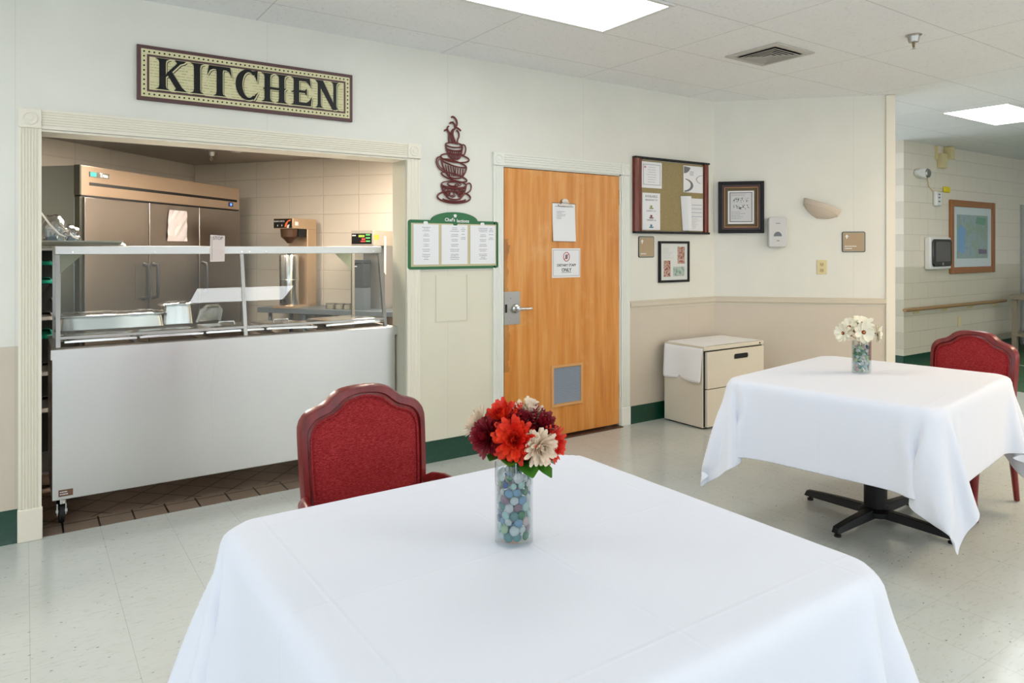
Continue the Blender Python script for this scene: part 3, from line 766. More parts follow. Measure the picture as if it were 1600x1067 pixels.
text('lettering', 'DINNER 5-6', .021, M_ink, r, wd/2, ht-.236, -.0024)
for z, cc in ((ht-.125, (130, 150, 90)), (ht-.205, (110, 60, 55)), (ht-.285, (70, 120, 140))):
    q = MB().prism([(wd/2-.028, z), (wd/2-.02, z-.010), (wd/2+.02, z-.010), (wd/2+.028, z)], -.0032, -.0021); q.prism(rrect(wd/2-.014, wd/2+.010, z+.001, z+.020, .006), -.0032, -.0021)
    q.build('cup_drawing', mat('drawing_%d' % cc[0], cc, .7), r)
r, wd, ht, s_ = pinned(.676, .852, .018, .305, 'printed schedule sheet with blue table lines pinned bottom right', curl=0)
M_blueink = mat('blue_ink', (120, 138, 165), .7)
q = MB()
for i in range(7): q.box(.008, wd-.008, -.0028, -.0021, ht-.06-i*.017, ht-.056-i*.017-(.003 if i % 2 else 0))
q.build('table_lines', M_blueink, r); scribble(.012, wd-.012, .02, ht-.17, 9, -.0028, 'l', 12, .25).build('print', mat('ink_pale', (176, 172, 172), .8), r, smooth=0)
# the sheets folded over beside the schedule
r = thing('folded_pages', 'blank white pages folded outward beside the schedule sheet', 'paper', (4.152+.560, WY-.016, 1.590+.018))
q = MB(); n = 8
for i in range(n):
    a, c = i/n, (i+1)/n; ya, yc = -.004-.05*math.sin(PI*a*.9), -.004-.05*math.sin(PI*c*.9)
    q.add([(.028+.09*a, ya, 0), (.028+.09*c, yc, 0), (-.0+.118*c, yc, .300), (.118*a, ya, .300), (.028+.09*a, ya+.001, 0), (.028+.09*c, yc+.001, 0), (.118*c, yc+.001, .300), (.118*a, ya+.001, .300)], [(0, 1, 2, 3), (7, 6, 5, 4), (3, 2, 6, 7), (1, 0, 4, 5)])
q.build('sheet', M_paper, r)
B(.108, .118, -.012, -.0015, .02, .29).build('spine', M_paper, r)

def plaque(x, z, w_, h_, loc, rz, label, rows):
    r = thing('room_plaque', label, 'sign', loc, rz)
    MB().prism(rrect(0, w_, 0, h_, .014), -.006, -.0005).build('edge', mat('plaque_edge', (30, 38, 32), .4), r)
    MB().prism(rrect(.006, w_-.006, .006, h_-.006, .010), -.008, -.006).build('rim', mat('plaque_rim', (160, 158, 140), .4), r)
    MB().prism(rrect(.013, w_-.013, .013, h_-.013, .004), -.009, -.008).build('face', M_brass_plate, r)
    e = MB().prism([(.038, h_-.024), (.047, h_-.036), (.055, h_-.042), (.045, h_-.046), (.042, h_-.062), (.034, h_-.062), (.031, h_-.046), (.022, h_-.042), (.030, h_-.036)], -.0098, -.009)
    e.build('tree_emblem', M_white, r)
    for k, (x1, zz) in enumerate(rows):
        scribble(.022, x1, zz, zz+.012, 1, -.0096, 'l', 40+k, .75, 1.0).build('lettering', M_white, r, smooth=0)
plaque(0, 0, .183, .178, (4.218, WY, 1.376), 0, 'small tan room plaque with a white emblem below the bulletin board', [(.115, .026)])
def on2(d, z): return (CX+d*math.cos(WA), WY+d*math.sin(WA), z)
plaque(0, 0, .190, .180, on2(1.085, 1.420), WA, 'tan room plaque with two white text lines on the angled wall, right of the sconce', [(.160, .046), (.110, .026)])
sf = thing('certificate_frame', 'narrow black framed sheet with small red photos below the bulletin board', 'picture frame', (4.452, WY, 1.159))
frame(0, .375, 0, .356, .020, -.022, -.001).build('frame', M_black, sf, bevel=.002)
B(.018, .357, -.012, -.001, .018, .338).build('mat_sheet', mat('pale_mat', (214, 216, 212), .5), sf)
def photo_mat(name, cols, sc=40):
    m = mat(name, cols[0], .5); t, N, L, b = nt(m)
    L.new(ramp(t, noise(t, coords(t), sc, 5, .7), [(.38+.24*i/(len(cols)-1), c) for i, c in enumerate(cols)]), b.inputs['Base Color']); return m
M_ph = photo_mat('party_photo', [(70, 30, 26), (150, 40, 44), (215, 190, 180), (130, 110, 60), (160, 60, 50)])
B(.230, .318, -.0135, -.012, .160, .308).build('photo', M_ph, sf)
B(.058, .140, -.0135, -.012, .050, .190).build('photo', M_ph, sf)
B(.175, .315, -.0135, -.012, .052, .135).build('printed_card', photo_mat('card_print', [(110, 140, 120), (170, 190, 180), (180, 170, 165)], 25), sf)
scribble(.05, .20, .205, .300, 8, -.0126, 'l', 13, .2).build('print', mat('ink_pale', (0, 0, 0)), sf, smooth=0)
bf = thing('menu_guide_frame', 'thick dark framed print with gold inner line on the angled wall', 'picture frame', on2(.034, 1.590), WA)
FW, FH = .395, .467
def ring(i0, i1, y0, y1): return frame(i0, FW-i0, i0*1.0, FH-i0*1.0, i1-i0, y0, y1)
ring(0, .030, -.040, -.001).build('outer_frame', M_black, bf, bevel=.004)
ring(.029, .052, -.032, -.001).build('brown_molding', mat('dark_brown', (50, 26, 18), .35), bf, bevel=.002)
ring(.051, .057, -.030, -.001).build('gold_line', mat('gold_line', (186, 128, 84), .35, .4), bf)
ring(.056, .084, -.016, -.001).build('olive_mat', mat('olive_mat', (96, 84, 56), .7), bf)
B(.083, FW-.083, -.014, -.001, .083, FH-.083).build('white_mat', M_paper, bf)
sh = B(.102, FW-.102, -.0155, -.014, .104, FH-.100).build('printed_sheet', mat('sheet_grey', (206, 206, 208), .6), bf)
frame(.100, FW-.100, .102, FH-.098, .005, -.0160, -.0140).build('black_line', M_black, sh)
for z0, z1 in ((.278, .322), (.216, .256)):
    B(.130, FW-.128, -.0162, -.0155, z0, z1).build('picture_strip', photo_mat('strip_print', [(20, 20, 20), (190, 190, 190), (230, 230, 230), (60, 60, 60)], 35), sh)
scribble(.115, FW-.12, .125, .20, 5, -.0160, 'l', 14, .2).build('print', M_ink, sh, smooth=0)
scribble(.115, FW-.14, .335, .360, 2, -.0160, 'l', 15, .2).build('print', mat('red_brown_ink', (150, 90, 80), .7), sh, smooth=0)
# soap dispenser
sd = thing('soap_dispenser', 'white wall soap dispenser with a small grey window on the angled wall', 'dispenser', on2(.458, 1.462), WA)
P_ = [(0, -.001), (0, -.06), (.012, -.09), (.04, -.104), (.115, -.104), (.143, -.09), (.155, -.06), (.155, -.001)]
MB().prism(rrect(0, .155, 0, .268, .022), -.085, -.001).build('housing', mat('dispenser_grey', (206, 205, 203), .35), sd, bevel=.010)
MB().prism([(.050+.034*math.cos(R(a))+.028, .098+.040*math.sin(R(a))) for a in range(0, 181, 15)], -.0885, -.084).build('window', mat('smoked', (92, 92, 96), .15), sd, bevel=.001)
scribble(.052, .108, .207, .219, 1, -.0858, 'c', 16, .7, 1.0).build('lettering', M_ink, sd, smooth=0)
B(.070, .092, -.0858, -.085, .055, .062).build('mark', M_ink, sd)
# sconce: a half bowl tilted on the wall
sn = thing('wall_sconce', 'beige plaster half bowl wall sconce on the angled wall, right of the dispenser', 'wall lamp', on2(.885, 1.735), WA)
M_sc = mat('plaster_beige', (208, 194, 176), .6)
q = MB(); NA, NR = 20, 8; V = []
for j in range(NR+1):
    tj = j/NR
    for i in range(NA+1):
        a = PI*i/NA; prof = math.sin(tj*PI/2)**1.0
        V.append((-.165*math.cos(a)*prof, -.105*math.sin(a)*prof-.001, -.02+.135*tj-.02*math.sin(tj*PI)))
F = [(j*(NA+1)+i, j*(NA+1)+i+1, (j+1)*(NA+1)+i+1, (j+1)*(NA+1)+i) for j in range(NR) for i in range(NA)]
q.add(V, F)
o = q.xf(Matrix.Rotation(R(21), 4, 'Y')).build('bowl', M_sc, sn, smooth=60)
so = o.modifiers.new('solid', 'SOLIDIFY'); so.thickness = .006
q = MB().tube([(-.15*math.cos(a), -.095*math.sin(a)-.004, .055+.02*math.sin(a)) for a in [PI*i/16 for i in range(17)]], .006, 8, (1, .6)).xf(Matrix.Rotation(R(21), 4, 'Y')).build('ridge', M_sc, sn)
# outlet
ol = thing('wall_outlet', 'ivory wall outlet plate on the angled wall above the chair rail', 'outlet', on2(.876, 1.222), WA)
M_iv = mat('ivory', (214, 200, 152), .4)
B(0, .084, -.006, -.001, 0, .128).build('cover_plate', M_iv, ol, bevel=.002)
for z in (.036, .088):
    f_ = MB().prism(rrect(.024, .060, z-.017, z+.017, .012), -.008, -.006).build('socket', mat('ivory_dark', (196, 180, 128), .4), ol)
    B(.033, .036, -.0088, -.0078, z-.004, z+.008).box(.047, .050, -.0088, -.0078, z-.004, z+.008).box(.040, .044, -.0088, -.0078, z-.012, z-.007).build('slots', M_dark, f_)

# ================================================================== FILE CABINET AND ITS CLOTH
cx0, cy0 = 4.472, 3.785
fc = thing('lateral_file_cabinet', 'low beige two drawer metal file cabinet against the wall', 'cabinet', (cx0, cy0, 0))
CWD, CD, CHT = .758, .43, .662
B(0, CWD, .020, CD, .012, CHT).build('body', M_cab, fc, bevel=.003)
B(.02, CWD-.02, .035, CD-.03, 0, .014).build('plinth', M_dark, fc)
B(-.003, CWD+.003, .0, CD, CHT-.032, CHT+.002).build('top', M_cab, fc, bevel=.004)
B(.012, CWD-.010, .012, .022, .02, CHT-.034).build('shadow_gap', M_dark, fc)
for z0, z1 in ((.325, CHT-.042), (.020, .318)):
    d_ = B(.022, CWD-.012, -.012, .014, z0, z1).build('drawer', M_cab, fc, bevel=.003)
    hp = MB().prism(rrect(.35, .53, z1-.080, z1-.040, .016), -.0135, -.011).build('handle_recess', M_dark, d_)
    hf = MB().tube([(x, -.0145, z) for x, z in rrect(.346, .534, z1-.084, z1-.036, .018, 3)], .003, 6, closed=True).build('handle_rim', M_cab, hp)
B(.70, .712, -.004, .001, CHT-.022, CHT-.010).build('lock', M_dark, fc)
ct = MB(); NX, NYY = 16, 14
def cabcloth(u_, v_):   # u across top to the left overhang, v front to back
    return None
V = []; F = []; nx, ny = 24, 12
for i in range(nx+1):
    s_ = -.295+i*(.295+CWD+.06)/nx      # arc length coordinate, 0 at the left edge
    for j in range(ny+1):
        y = .010+j*(CD-.022)/ny
        if s_ < 0:
            x = -.010-.012*math.sin(3*y*6)*(-s_)/.2-.01*(-s_); z = CHT+.005+s_; y = y+(.04*(s_/.295) if j == 0 else 0)*-1*0+.0
            y += -.02*(s_/.295)*(j < 1)
        elif s_ > CWD+.004: x = CWD+.008; z = CHT+.005-(s_-CWD-.004)
        else: x = s_; z = CHT+.0055+.0015*math.sin(9*x)*math.sin(14*y)
        V.append((x, y, z))
for i in range(nx):
    for j in range(ny): F.append((i*(ny+1)+j, (i+1)*(ny+1)+j, (i+1)*(ny+1)+j+1, i*(ny+1)+j+1))
o = ct.add(V, F).build('cabinet_cloth', mat('white_cotton', (244, 244, 244), .8), loc=(cx0, cy0, 0), sub=1, smooth=80)
so = o.modifiers.new('solid', 'SOLIDIFY'); so.thickness = .002; so.offset = 1
tag(o, 'folded white cloth lying over the beige file cabinet and hanging on its left', 'cloth')
# ================================================================== TABLES
def drape(half=.555, cloth=.92, top=.762, N_=65, steps=330, seed=2):
    """hang a square cloth over a square table top (position based cloth, run once)"""
    rng = np.random.RandomState(seed)
    g = np.linspace(-cloth, cloth, N_); X, Y = np.meshgrid(g, g, indexing='ij')
    P = np.stack([X, Y, np.full_like(X, top+.002)], -1); rest0 = P.copy()
    P[..., 2] += rng.rand(N_, N_)*.001
    out = (np.abs(X) > half) | (np.abs(Y) > half)
    P[..., :2] += (rng.rand(N_, N_, 2)-.5)*.002*out[..., None]
    V = np.zeros_like(P); dt = 1/60.
    wm = np.where((np.abs(X) < half-.006) & (np.abs(Y) < half-.006) & (np.abs(X)+np.abs(Y) < 2*half-.05), 0.0, 1.0)
    h = g[1]-g[0]
    cons = []
    def add(di, dj, k, per):
        L_ = h*math.hypot(di, dj)
        ii, jj = np.meshgrid(np.arange(N_), np.arange(N_), indexing='ij')
        ok = (ii+di < N_) & (jj+dj < N_) & (jj+dj >= 0)
        key = (ii if di else jj)//per % 2
        for p_ in (0, 1):
            m_ = ok & (key == p_); a = (ii*N_+jj)[m_]; b_ = ((ii+di)*N_+jj+dj)[m_]
            cons.append((a, b_, L_, k))
    add(1, 0, 1, 1); add(0, 1, 1, 1); add(1, 1, .35, 1); add(1, -1, .35, 1); add(2, 0, .06, 2); add(0, 2, .06, 2)
    W = wm.ravel(); rc = .012
    for st in range(steps):
        V[..., 2] -= 9.8*dt; V *= .97
        Q = (P+V*dt*wm[..., None]).reshape(-1, 3)
        for it in range(14):
            for a, b_, L_, k in cons:
                d = Q[b_]-Q[a]; l = np.sqrt((d*d).sum(1))+1e-9
                wa, wb = W[a], W[b_]; ws = wa+wb; ws[ws == 0] = 1
                c = (k*(l-L_)/l/ws)[:, None]*d
                Q[a] += c*wa[:, None]; Q[b_] -= c*wb[:, None]
        # collide with the table top slab, rounded rim
        ax, ay = np.abs(Q[:, 0]), np.abs(Q[:, 1])
        ins = (ax < half) & (ay < half) & (Q[:, 2] < top) & (Q[:, 2] > top-.5)
        pen = np.stack([half-ax, half-ay, top-Q[:, 2]], 1)
        which = pen.argmin(1)
        for c_ in (0, 1):
            m_ = ins & (which == c_); Q[m_, c_] = np.sign(Q[m_, c_])*half
        m_ = ins & (which == 2); Q[m_, 2] = top
        Q[:, 2] = np.maximum(Q[:, 2], .01)
        Q = Q.reshape(N_, N_, 3); V = (Q-P)/dt; P = Q
    return P
CL = drape()
def cloth_obj(P, name, rotk=0, thick=True):
    N_ = P.shape[0]; V = P.reshape(-1, 3)
    F = [(i*N_+j, (i+1)*N_+j, (i+1)*N_+j+1, i*N_+j+1) for i in range(N_-1) for j in range(N_-1)]
    me = bpy.data.meshes.new(name); me.from_pydata([tuple(v) for v in V], [], F); me.update()
    uvl = me.uv_layers.new(name='UVMap')
    for lp in me.loops:
        i, j = divmod(lp.vertex_index, N_); uvl.data[lp.index].uv = (i/(N_-1), j/(N_-1))
    for p in me.polygons: p.use_smooth = True
    me.materials.append(M_linen)
    o = bpy.data.objects.new(name, me); COL.objects.link(o)
    a = o.modifiers.new('solid', 'SOLIDIFY'); a.thickness = .0015; a.offset = 1
    s_ = o.modifiers.new('sub', 'SUBSURF'); s_.levels = 1; s_.render_levels = 1
    return o
def make_table(loc, rz, label, sx, sy, fr, off=(0, 0)):
    r = thing('dining_table', label, 'table', loc, rz)
    tt = MB().prism(rrect(-.535*sx, .535*sx, -.535*sy, .535*sy, .06), .722, .750, 'xy').build('tabletop', mat('laminate_top', (190, 180, 165), .4), r, bevel=.002, loc=(*off, 0))
    MB().lathe([(.001, .035), (.085, .035), (.085, .06), (.057, .075), (.057, .70), (.15, .70), (.15, .727), (.001, .727)], 28).build('column', M_blackm, r)
    for k in range(4):
        a = k*PI/2+fr
        q = MB(); n = 6; prev = None
        secs = []
        for i in range(n+1):
            x = .03+i*.36/n; h0 = .058-.018*(i/n)**2; wv = .034-.010*(i/n); zb = .030-.006*(i/n)
            secs.append([(x, -wv, zb), (x, wv, zb), (x, wv*.62, h0+.014), (x, -wv*.62, h0+.014)])
        secs.append([(.405, -.018, .024), (.405, .018, .024), (.400, .010, .036), (.400, -.010, .036)])
        V = [p for s_ in secs for p in s_]; F = [(0, 1, 2, 3), tuple(4*(len(secs)-1)+c for c in (3, 2, 1, 0))]
        for i in range(len(secs)-1):
            for c in range(4): F.append((i*4+c, i*4+(c+1) % 4, i*4+4+(c+1) % 4, i*4+4+c))
        q.add(V, F).xf(Matrix.Rotation(a, 4, 'Z'))
        f = q.build('foot', M_blackm, r, bevel=.003)
        MB().lathe([(.001, .0), (.017, .0), (.017, .010), (.008, .012), (.008, .030), (.001, .030)], 14, (.375*math.cos(a), .375*math.sin(a), 0)).build('glide', M_rubber, f)
    return r
tb = make_table((.972, 1.332, 0), 0, 'square pedestal table hidden under the large foreground cloth', 1, .965, 0)
make_table((3.752, 2.018, 0), R(8.5), 'square table on a black four footed pedestal, at the right', 1.13, .93, R(-7), (-.014, .019))
gq = np.linspace(-.92, .92, CL.shape[0]); QX, QY = np.meshgrid(gq, gq, indexing='ij')
CL1 = CL.copy()
for sx_, sy_, dv in ((-1, -1, (-.04, -.05, .02)), (-1, 1, (-.14, .02, .05)), (1, -1, (.10, -.04, .03)), (1, 1, (.04, .04, .02))):
    CL1 = CL1+np.clip(np.minimum(QX*sx_-.555, QY*sy_-.555)/.365, 0, 1)[..., None]*np.array(dv)
o = cloth_obj(CL1, 'tablecloth'); o.location = (.968, 1.332, 0); o.scale = (1.035, .99, 1)
tag(o, 'large white tablecloth in the foreground under the red flower vase', 'tablecloth')
g_ = np.linspace(-.92, .92, CL.shape[0]); GX, GY = np.meshgrid(g_, g_, indexing='ij')
CL2 = CL.copy(); hw = .555
for sx_, sy_, dv in ((-1, -1, (.015, -.075, .03)), (-1, 1, (-.10, .03, .05)), (1, -1, (.06, -.05, .03)), (1, 1, (.05, .05, .03))):
    wgt = np.clip(np.minimum(GX*sx_-hw, GY*sy_-hw)/.365, 0, 1)[..., None]   # 0 at the side skirts, 1 at the corner tip
    CL2 = CL2+wgt*np.array(dv)
o2 = cloth_obj(CL2, 'tablecloth'); o2.location = (3.735, 2.035, 0); o2.rotation_euler = (0, 0, R(8.5)); o2.scale = (1.13, .93, 1)
tag(o2, 'x', 'tablecloth'); o2['label'] = 'white tablecloth with hanging corners on the table at the right'

# ================================================================== CHAIRS
def make_chair(label):
    r = thing('dining_chair', label, 'chair')
    # origin: floor below the front face of the back; sitter faces -y
    half = [(.222, .44), (.232, .60), (.238, .80), (.236, .850), (.212, .884), (.176, .898), (.150, .906), (.128, .922), (.104, .944), (.066, .956), (0, .960)]
    def outline(dx, dz):
        L_ = [(max(a-dx, 0), c-(dz if c > .5 else 0)) for a, c in half]
        return L_+[(-a, c) for a, c in reversed(L_[:-1])]
    def smoothc(P, k=1):
        for _ in range(k):
            Q = [P[0]]
            for a, c in zip(P, P[1:]):
                Q += [(a[0]*.75+c[0]*.25, a[1]*.75+c[1]*.25), (a[0]*.25+c[0]*.75, a[1]*.25+c[1]*.75)]
            P = Q+[P[-1]]
        return P
    yb = lambda z: .10*max(z-.44, 0)          # slight recline
    O = smoothc(outline(0, 0)); I = smoothc(outline(.034, .034)); I2 = smoothc(outline(.022, .022))
    n = len(O); q = MB(); V = []; F = []
    for k in range(n):
        (ox, oz), (ix, iz), (mx, mz) = O[k], I[k], I2[k]
        V += [(ox, yb(oz)+.038, oz), (ox, yb(oz)+.010, oz), (ox*.985, yb(oz)-.004, oz-.004), (mx, yb(mz)-.006, mz), (mx*.98, yb(mz)+.002, mz-.004), (ix, yb(iz)-.001, iz), (ix, yb(iz)+.038, iz)]
    m_ = 7
    for k in range(n-1):
        for c in range(m_): F.append((k*m_+c, k*m_+(c+1) % m_, (k+1)*m_+(c+1) % m_, (k+1)*m_+c))
    F += [tuple(range(m_)), tuple((n-1)*m_+c for c in range(m_))]
    q.add(V, F).build('back_frame', M_redwood, r, smooth=50)
    # upholstered back panel, slightly padded
    J = smoothc(outline(.030, .030)); q = MB(); V = []; F = []; zc = .66; n = len(J); rings = 7
    for k_ in range(rings+1):
        f_ = 1-k_/rings
        for a, c in J: 
            x, z = a*f_, zc+(c-zc)*f_; V.append((x, yb(z)+.004-.022*math.sin((1-f_**2)*PI/2)**.6, z))
    for k_ in range(rings):
        for i in range(n): F.append((k_*n+i, k_*n+(i+1) % n, (k_+1)*n+(i+1) % n, (k_+1)*n+i))
    q.add(V, F).build('back_cushion', M_redfab, r, smooth=60)
    q = MB(); q.add([(a, yb(c)+.034, c) for a, c in J], [tuple(range(n))]); q.build('back_panel', M_redfab, r)
    q = MB().tube([(a, yb(c)-.004, c) for a, c in smoothc(outline(.036, .036))], .0045, 6); q.build('piping', M_redfab, r)
    # seat
    st = [(-.235, -.02), (-.265, -.25), (-.27, -.47), (-.24, -.505), (.24, -.505), (.27, -.47), (.265, -.25), (.235, -.02)]
    MB().prism(st, .40, .445, 'xy').build('seat_rail', M_redwood, r, bevel=.006)
    s2 = [(a*.97, c*.985-.004) for a, c in st]
    MB().prism(s2, .446, .495, 'xy').build('seat', M_redfab, r, bevel=.018)
    for s_ in (-1, 1):
        MB().tube([(s_*.225, .008, .46), (s_*.222, .006, .40), (s_*.225, .03, .2), (s_*.232, .055, .008)], [.021, .021, .018, .015], 8).build('leg', M_redwood, r)
        f_ = MB().tube([(s_*.235, -.462, .43), (s_*.240, -.475, .36), (s_*.242, -.472, .28), (s_*.238, -.455, .17), (s_*.236, -.452, .10), (s_*.243, -.472, .04), (s_*.250, -.49, .008)], [.030, .034, .028, .019, .016, .021, .024], 12).build('leg', M_redwood, r, smooth=60)
        MB().lathe([(.001, 0), (.015, 0), (.015, .010), (.001, .010)], 12, (s_*.248, -.484, 0)).build('glide', M_rubber, f_)
        arm = MB().tube([(s_*.228, .012, .590), (s_*.245, -.02, .606), (s_*.262, -.08, .612), (s_*.274, -.18, .605), (s_*.275, -.30, .598), (s_*.272, -.33, .59)], [.017, .019, .020, .021, .022, .018], 12, (1.15, .8)).build('arm', M_redwood, r, smooth=60)
        MB().tube([(s_*.272, -.315, .59), (s_*.262, -.30, .53), (s_*.250, -.33, .46), (s_*.245, -.345, .42)], [.017, .015, .017, .020], 10).build('arm_post', M_redwood, arm, smooth=60)
    return r
ch = make_chair('red upholstered mahogany armchair at the foreground table, facing the viewer'); ch.location = (1.008, 2.35, 0)
ch2 = copy_tree(ch); ch2.location = (4.640, 1.935, 0); ch2.rotation_euler = (0, 0, R(-92))
ch2['label'] = 'red upholstered mahogany armchair behind the table at the right'
for a in (ch, ch2): a['group'] = 'red dining armchairs'

# ================================================================== VASES, GEMS, FLOWERS
def gem_mat(name, col, tr=.45):
    m = mat(name, col, .08, 0, .5); b = m.node_tree.nodes['Principled BSDF']
    b.inputs['Transmission Weight'].default_value = tr; b.inputs['Coat Weight'].default_value = .4
    b.inputs['IOR'].default_value = 1.3
    return m
GEMC = {'pale aqua': (182, 216, 212), 'clear': (214, 222, 222), 'deep green': (40, 132, 84), 'sky blue': (120, 166, 196), 'dark blue': (60, 102, 170),
        'frosted white': (220, 222, 224), 'teal': (92, 150, 152), 'pale lime': (184, 210, 168), 'pale pink': (212, 186, 180), 'mauve': (150, 116, 134)}
GMAT = {k: gem_mat('gem_'+k.replace(' ', '_'), v_) for k, v_ in GEMC.items()}
gem_me = {}
def gem_mesh(col):
    if col in gem_me: return gem_me[col]
    prof = [(.0005, -.0034), (.0070, -.0034), (.0098, -.0022), (.0106, 0), (.0098, .0018), (.0076, .0036), (.0042, .0050), (.0005, .0055)]
    o = MB().lathe(prof, 14).build('glass_gem', GMAT[col], smooth=70); gem_me[col] = o.data
    bpy.data.objects.remove(o); return gem_me[col]
def gems(cx, cy, z0, z1, rad, per, rowh, scale, seed, where, inner=True, hexa=False):
    rr = random.Random(seed); keys = list(GEMC); wts = [6, 6, 2.6, 3.4, 1.4, 5, 3, 1.6, 2, 1]
    z = z0; row = 0
    def put(x, y, zz, nrm, s_):
        c = rr.choices(keys, wts)[0]
        o = bpy.data.objects.new('glass_gem', gem_mesh(c)); COL.objects.link(o)
        o.location = (x, y, zz); o.rotation_euler = nrm.to_track_quat('Z', 'Y').to_euler(); o.scale = (s_, s_, s_)
        tag(o, c+' flattened glass gem in the '+where, 'glass gem', 'glass gems in the '+where)
    while z < z1:
        for k in range(per):
            a = 2*PI*(k+.5*(row % 2)+rr.uniform(-.12, .12))/per
            nrm = Vector((math.cos(a), math.sin(a), rr.uniform(-.35, .35))).normalized()
            rd = rad
            put(cx+rd*math.cos(a), cy+rd*math.sin(a), z+rr.uniform(-.0015, .0015), nrm, scale*rr.choice((.72, .88, 1.0, 1.05, 1.16)))
        if inner:
            for k in range(4):
                a = 2*PI*(k+.5*(row % 2))/4+.3
                put(cx+rad*.45*math.cos(a), cy+rad*.45*math.sin(a), z+.004, Vector((math.cos(a), math.sin(a), rr.uniform(-.6, .6))).normalized(), scale*.85)
        z += rowh; row += 1
V1 = (.946, 1.366); ZT = .766
va = thing('glass_vase', 'clear cylindrical glass vase of coloured gems on the foreground table', 'vase', (*V1, ZT))
MB().lathe([(.001, 0), (.042, 0), (.0445, .003), (.0445, .186), (.0435, .188), (.0418, .186), (.0415, .012), (.038, .009), (.001, .009)], 48, cap=False).build('glass_wall', M_vase, va, smooth=50)
gems(V1[0], V1[1], ZT+.021, ZT+.170, .0345, 10, .0170, .98, 4, 'foreground vase')
V2 = (3.80, 2.121)
vb = thing('glass_vase', 'clear six sided glass vase of gems on the table at the right', 'vase', (*V2, ZT), R(15))
MB().lathe([(.001, 0), (.049, 0), (.051, .003), (.051, .176), (.0495, .177), (.048, .176), (.0475, .010), (.001, .009)], 6, cap=False).build('glass_wall', M_vase, vb, smooth=0)
gems(V2[0], V2[1], ZT+.022, ZT+.160, .0370, 10, .0175, 1.0, 9, 'six sided vase', inner=False)

def petal(L_, w_, curl=.3, cup=.2, nseg=5, tipw=.35):
    """petal lying along +x, rising in z; returns verts, faces"""
    V = []; F = []
    for i in range(nseg+1):
        u_ = (i/nseg)**.75; x = L_*u_; wd = w_*(math.sin(PI*min(u_*.60+.10, 1))**.8)*(1 if u_ < .95 else .12+.5*tipw)
        z = L_*curl*u_*u_
        V += [(x, -wd/2, z+cup*wd), (x, 0, z), (x, wd/2, z+cup*wd)]
    for i in range(nseg):
        for c in (0, 1): F.append((i*3+c, (i+1)*3+c, (i+1)*3+c+1, i*3+c+1))
    return V, F
def mum(name, label, pos, nrm, rad, m_, seed, leafm=M_leaf, base=(0, 0, 0), group=None, style='mum', centre=None):
    rr = random.Random(seed); nrm = Vector(nrm).normalized(); pos = Vector(pos); base = Vector(base)
    r = thing(name, label, 'flower', base, 0, group)
    Q = nrm.to_track_quat('Z', 'Y').to_matrix().to_4x4(); T = Matrix.Translation(pos-base) @ Q
    q = MB()
    if style == 'mum':
        rings = [(14, .95, -16, .06), (15, 1.0, 2, .1), (15, .98, 17, .12), (14, .93, 32, .15), (12, .84, 47, .2), (9, .72, 62, .25), (6, .6, 78, .3)]
        for n, l, el, cu in rings:
            for i in range(n):
                V, F = petal(rad*l*rr.uniform(.88, 1.08), rad*.26, cu+rr.uniform(-.15, .1), .22, 6, .95)
                M_ = T @ Matrix.Rotation(2*PI*(i+rr.uniform(-.25, .25))/n+el, 4, 'Z') @ Matrix.Translation((rad*.05, 0, rad*.04)) @ Matrix.Rotation(-R(el+rr.uniform(-9, 9)), 4, 'Y')
                q.add([M_ @ Vector(p) for p in V], F)
    else:
        for n, l, el, cu in ((10, 1.08, 2, .2), (10, 1.0, 18, .1)):
            for i in range(n):
                V, F = petal(rad*l*rr.uniform(.9, 1.06), rad*.46, cu+rr.uniform(-.25, .15), .18, 6, .5)
                M_ = T @ Matrix.Rotation(2*PI*(i+rr.uniform(-.2, .2))/n+el, 4, 'Z') @ Matrix.Translation((rad*.05, 0, 0)) @ Matrix.Rotation(-R(el+rr.uniform(-12, 8)), 4, 'Y')
                q.add([M_ @ Vector(p) for p in V], F)
    q.build('petals', m_, r, smooth=80)
    if style != 'mum':
        MB().lathe([(.001, .006), (rad*.10, .009), (rad*.20, .006), (rad*.22, .002), (.001, .0)], 16).xf(T).build('brown_ring', mat('flower_brown', (104, 44, 26), .7), r)
        MB().lathe([(.001, .013), (rad*.07, .012), (rad*.12, .008), (.001, .005)], 12).xf(T).build('centre', mat('flower_orange', (206, 120, 40), .6), r)
    # stem bends down into the vase
    d = pos-base; mid = d*.5+nrm*(-.012)
    mid2 = Vector((d.x*.18, d.y*.18, d.z*.45))
    P = [Vector((d.x*.05, d.y*.05, -.02)), Vector((0, 0, 0)), mid2, d-nrm*.02, d]
    MB().tube(P, .0018, 6).build('stem', M_stem if leafm is M_leaf else M_leafb, r)
    # calyx leaves
    q = MB()
    for i in range(3):
        V, F = petal(rad*rr.uniform(.7, 1.0), rad*.42, -.5, .15, 5, .1)
        M_ = T @ Matrix.Translation((0, 0, -.006)) @ Matrix.Rotation(rr.uniform(0, 2*PI), 4, 'Z') @ Matrix.Rotation(R(rr.uniform(25, 50)), 4, 'Y')
        q.add([M_ @ Vector(p) for p in V], F)
    q.build('leaves', leafm, r, smooth=80)
    return r
M_pr = mat('petal_red', (228, 40, 18), .5); M_pb = mat('petal_burgundy', (132, 12, 30), .5); M_pc = mat('petal_cream', (240, 220, 196), .55)
for m_ in (M_pr, M_pb, M_pc): m_.node_tree.nodes['Principled BSDF'].inputs['Subsurface Weight'].default_value = .0
t, N, L, b = nt(M_pr); L.new(ramp(t, noise(t, coords(t), 30, 3), [(.35, (214, 24, 12)), (.65, (240, 66, 30))]), b.inputs['Base Color'])
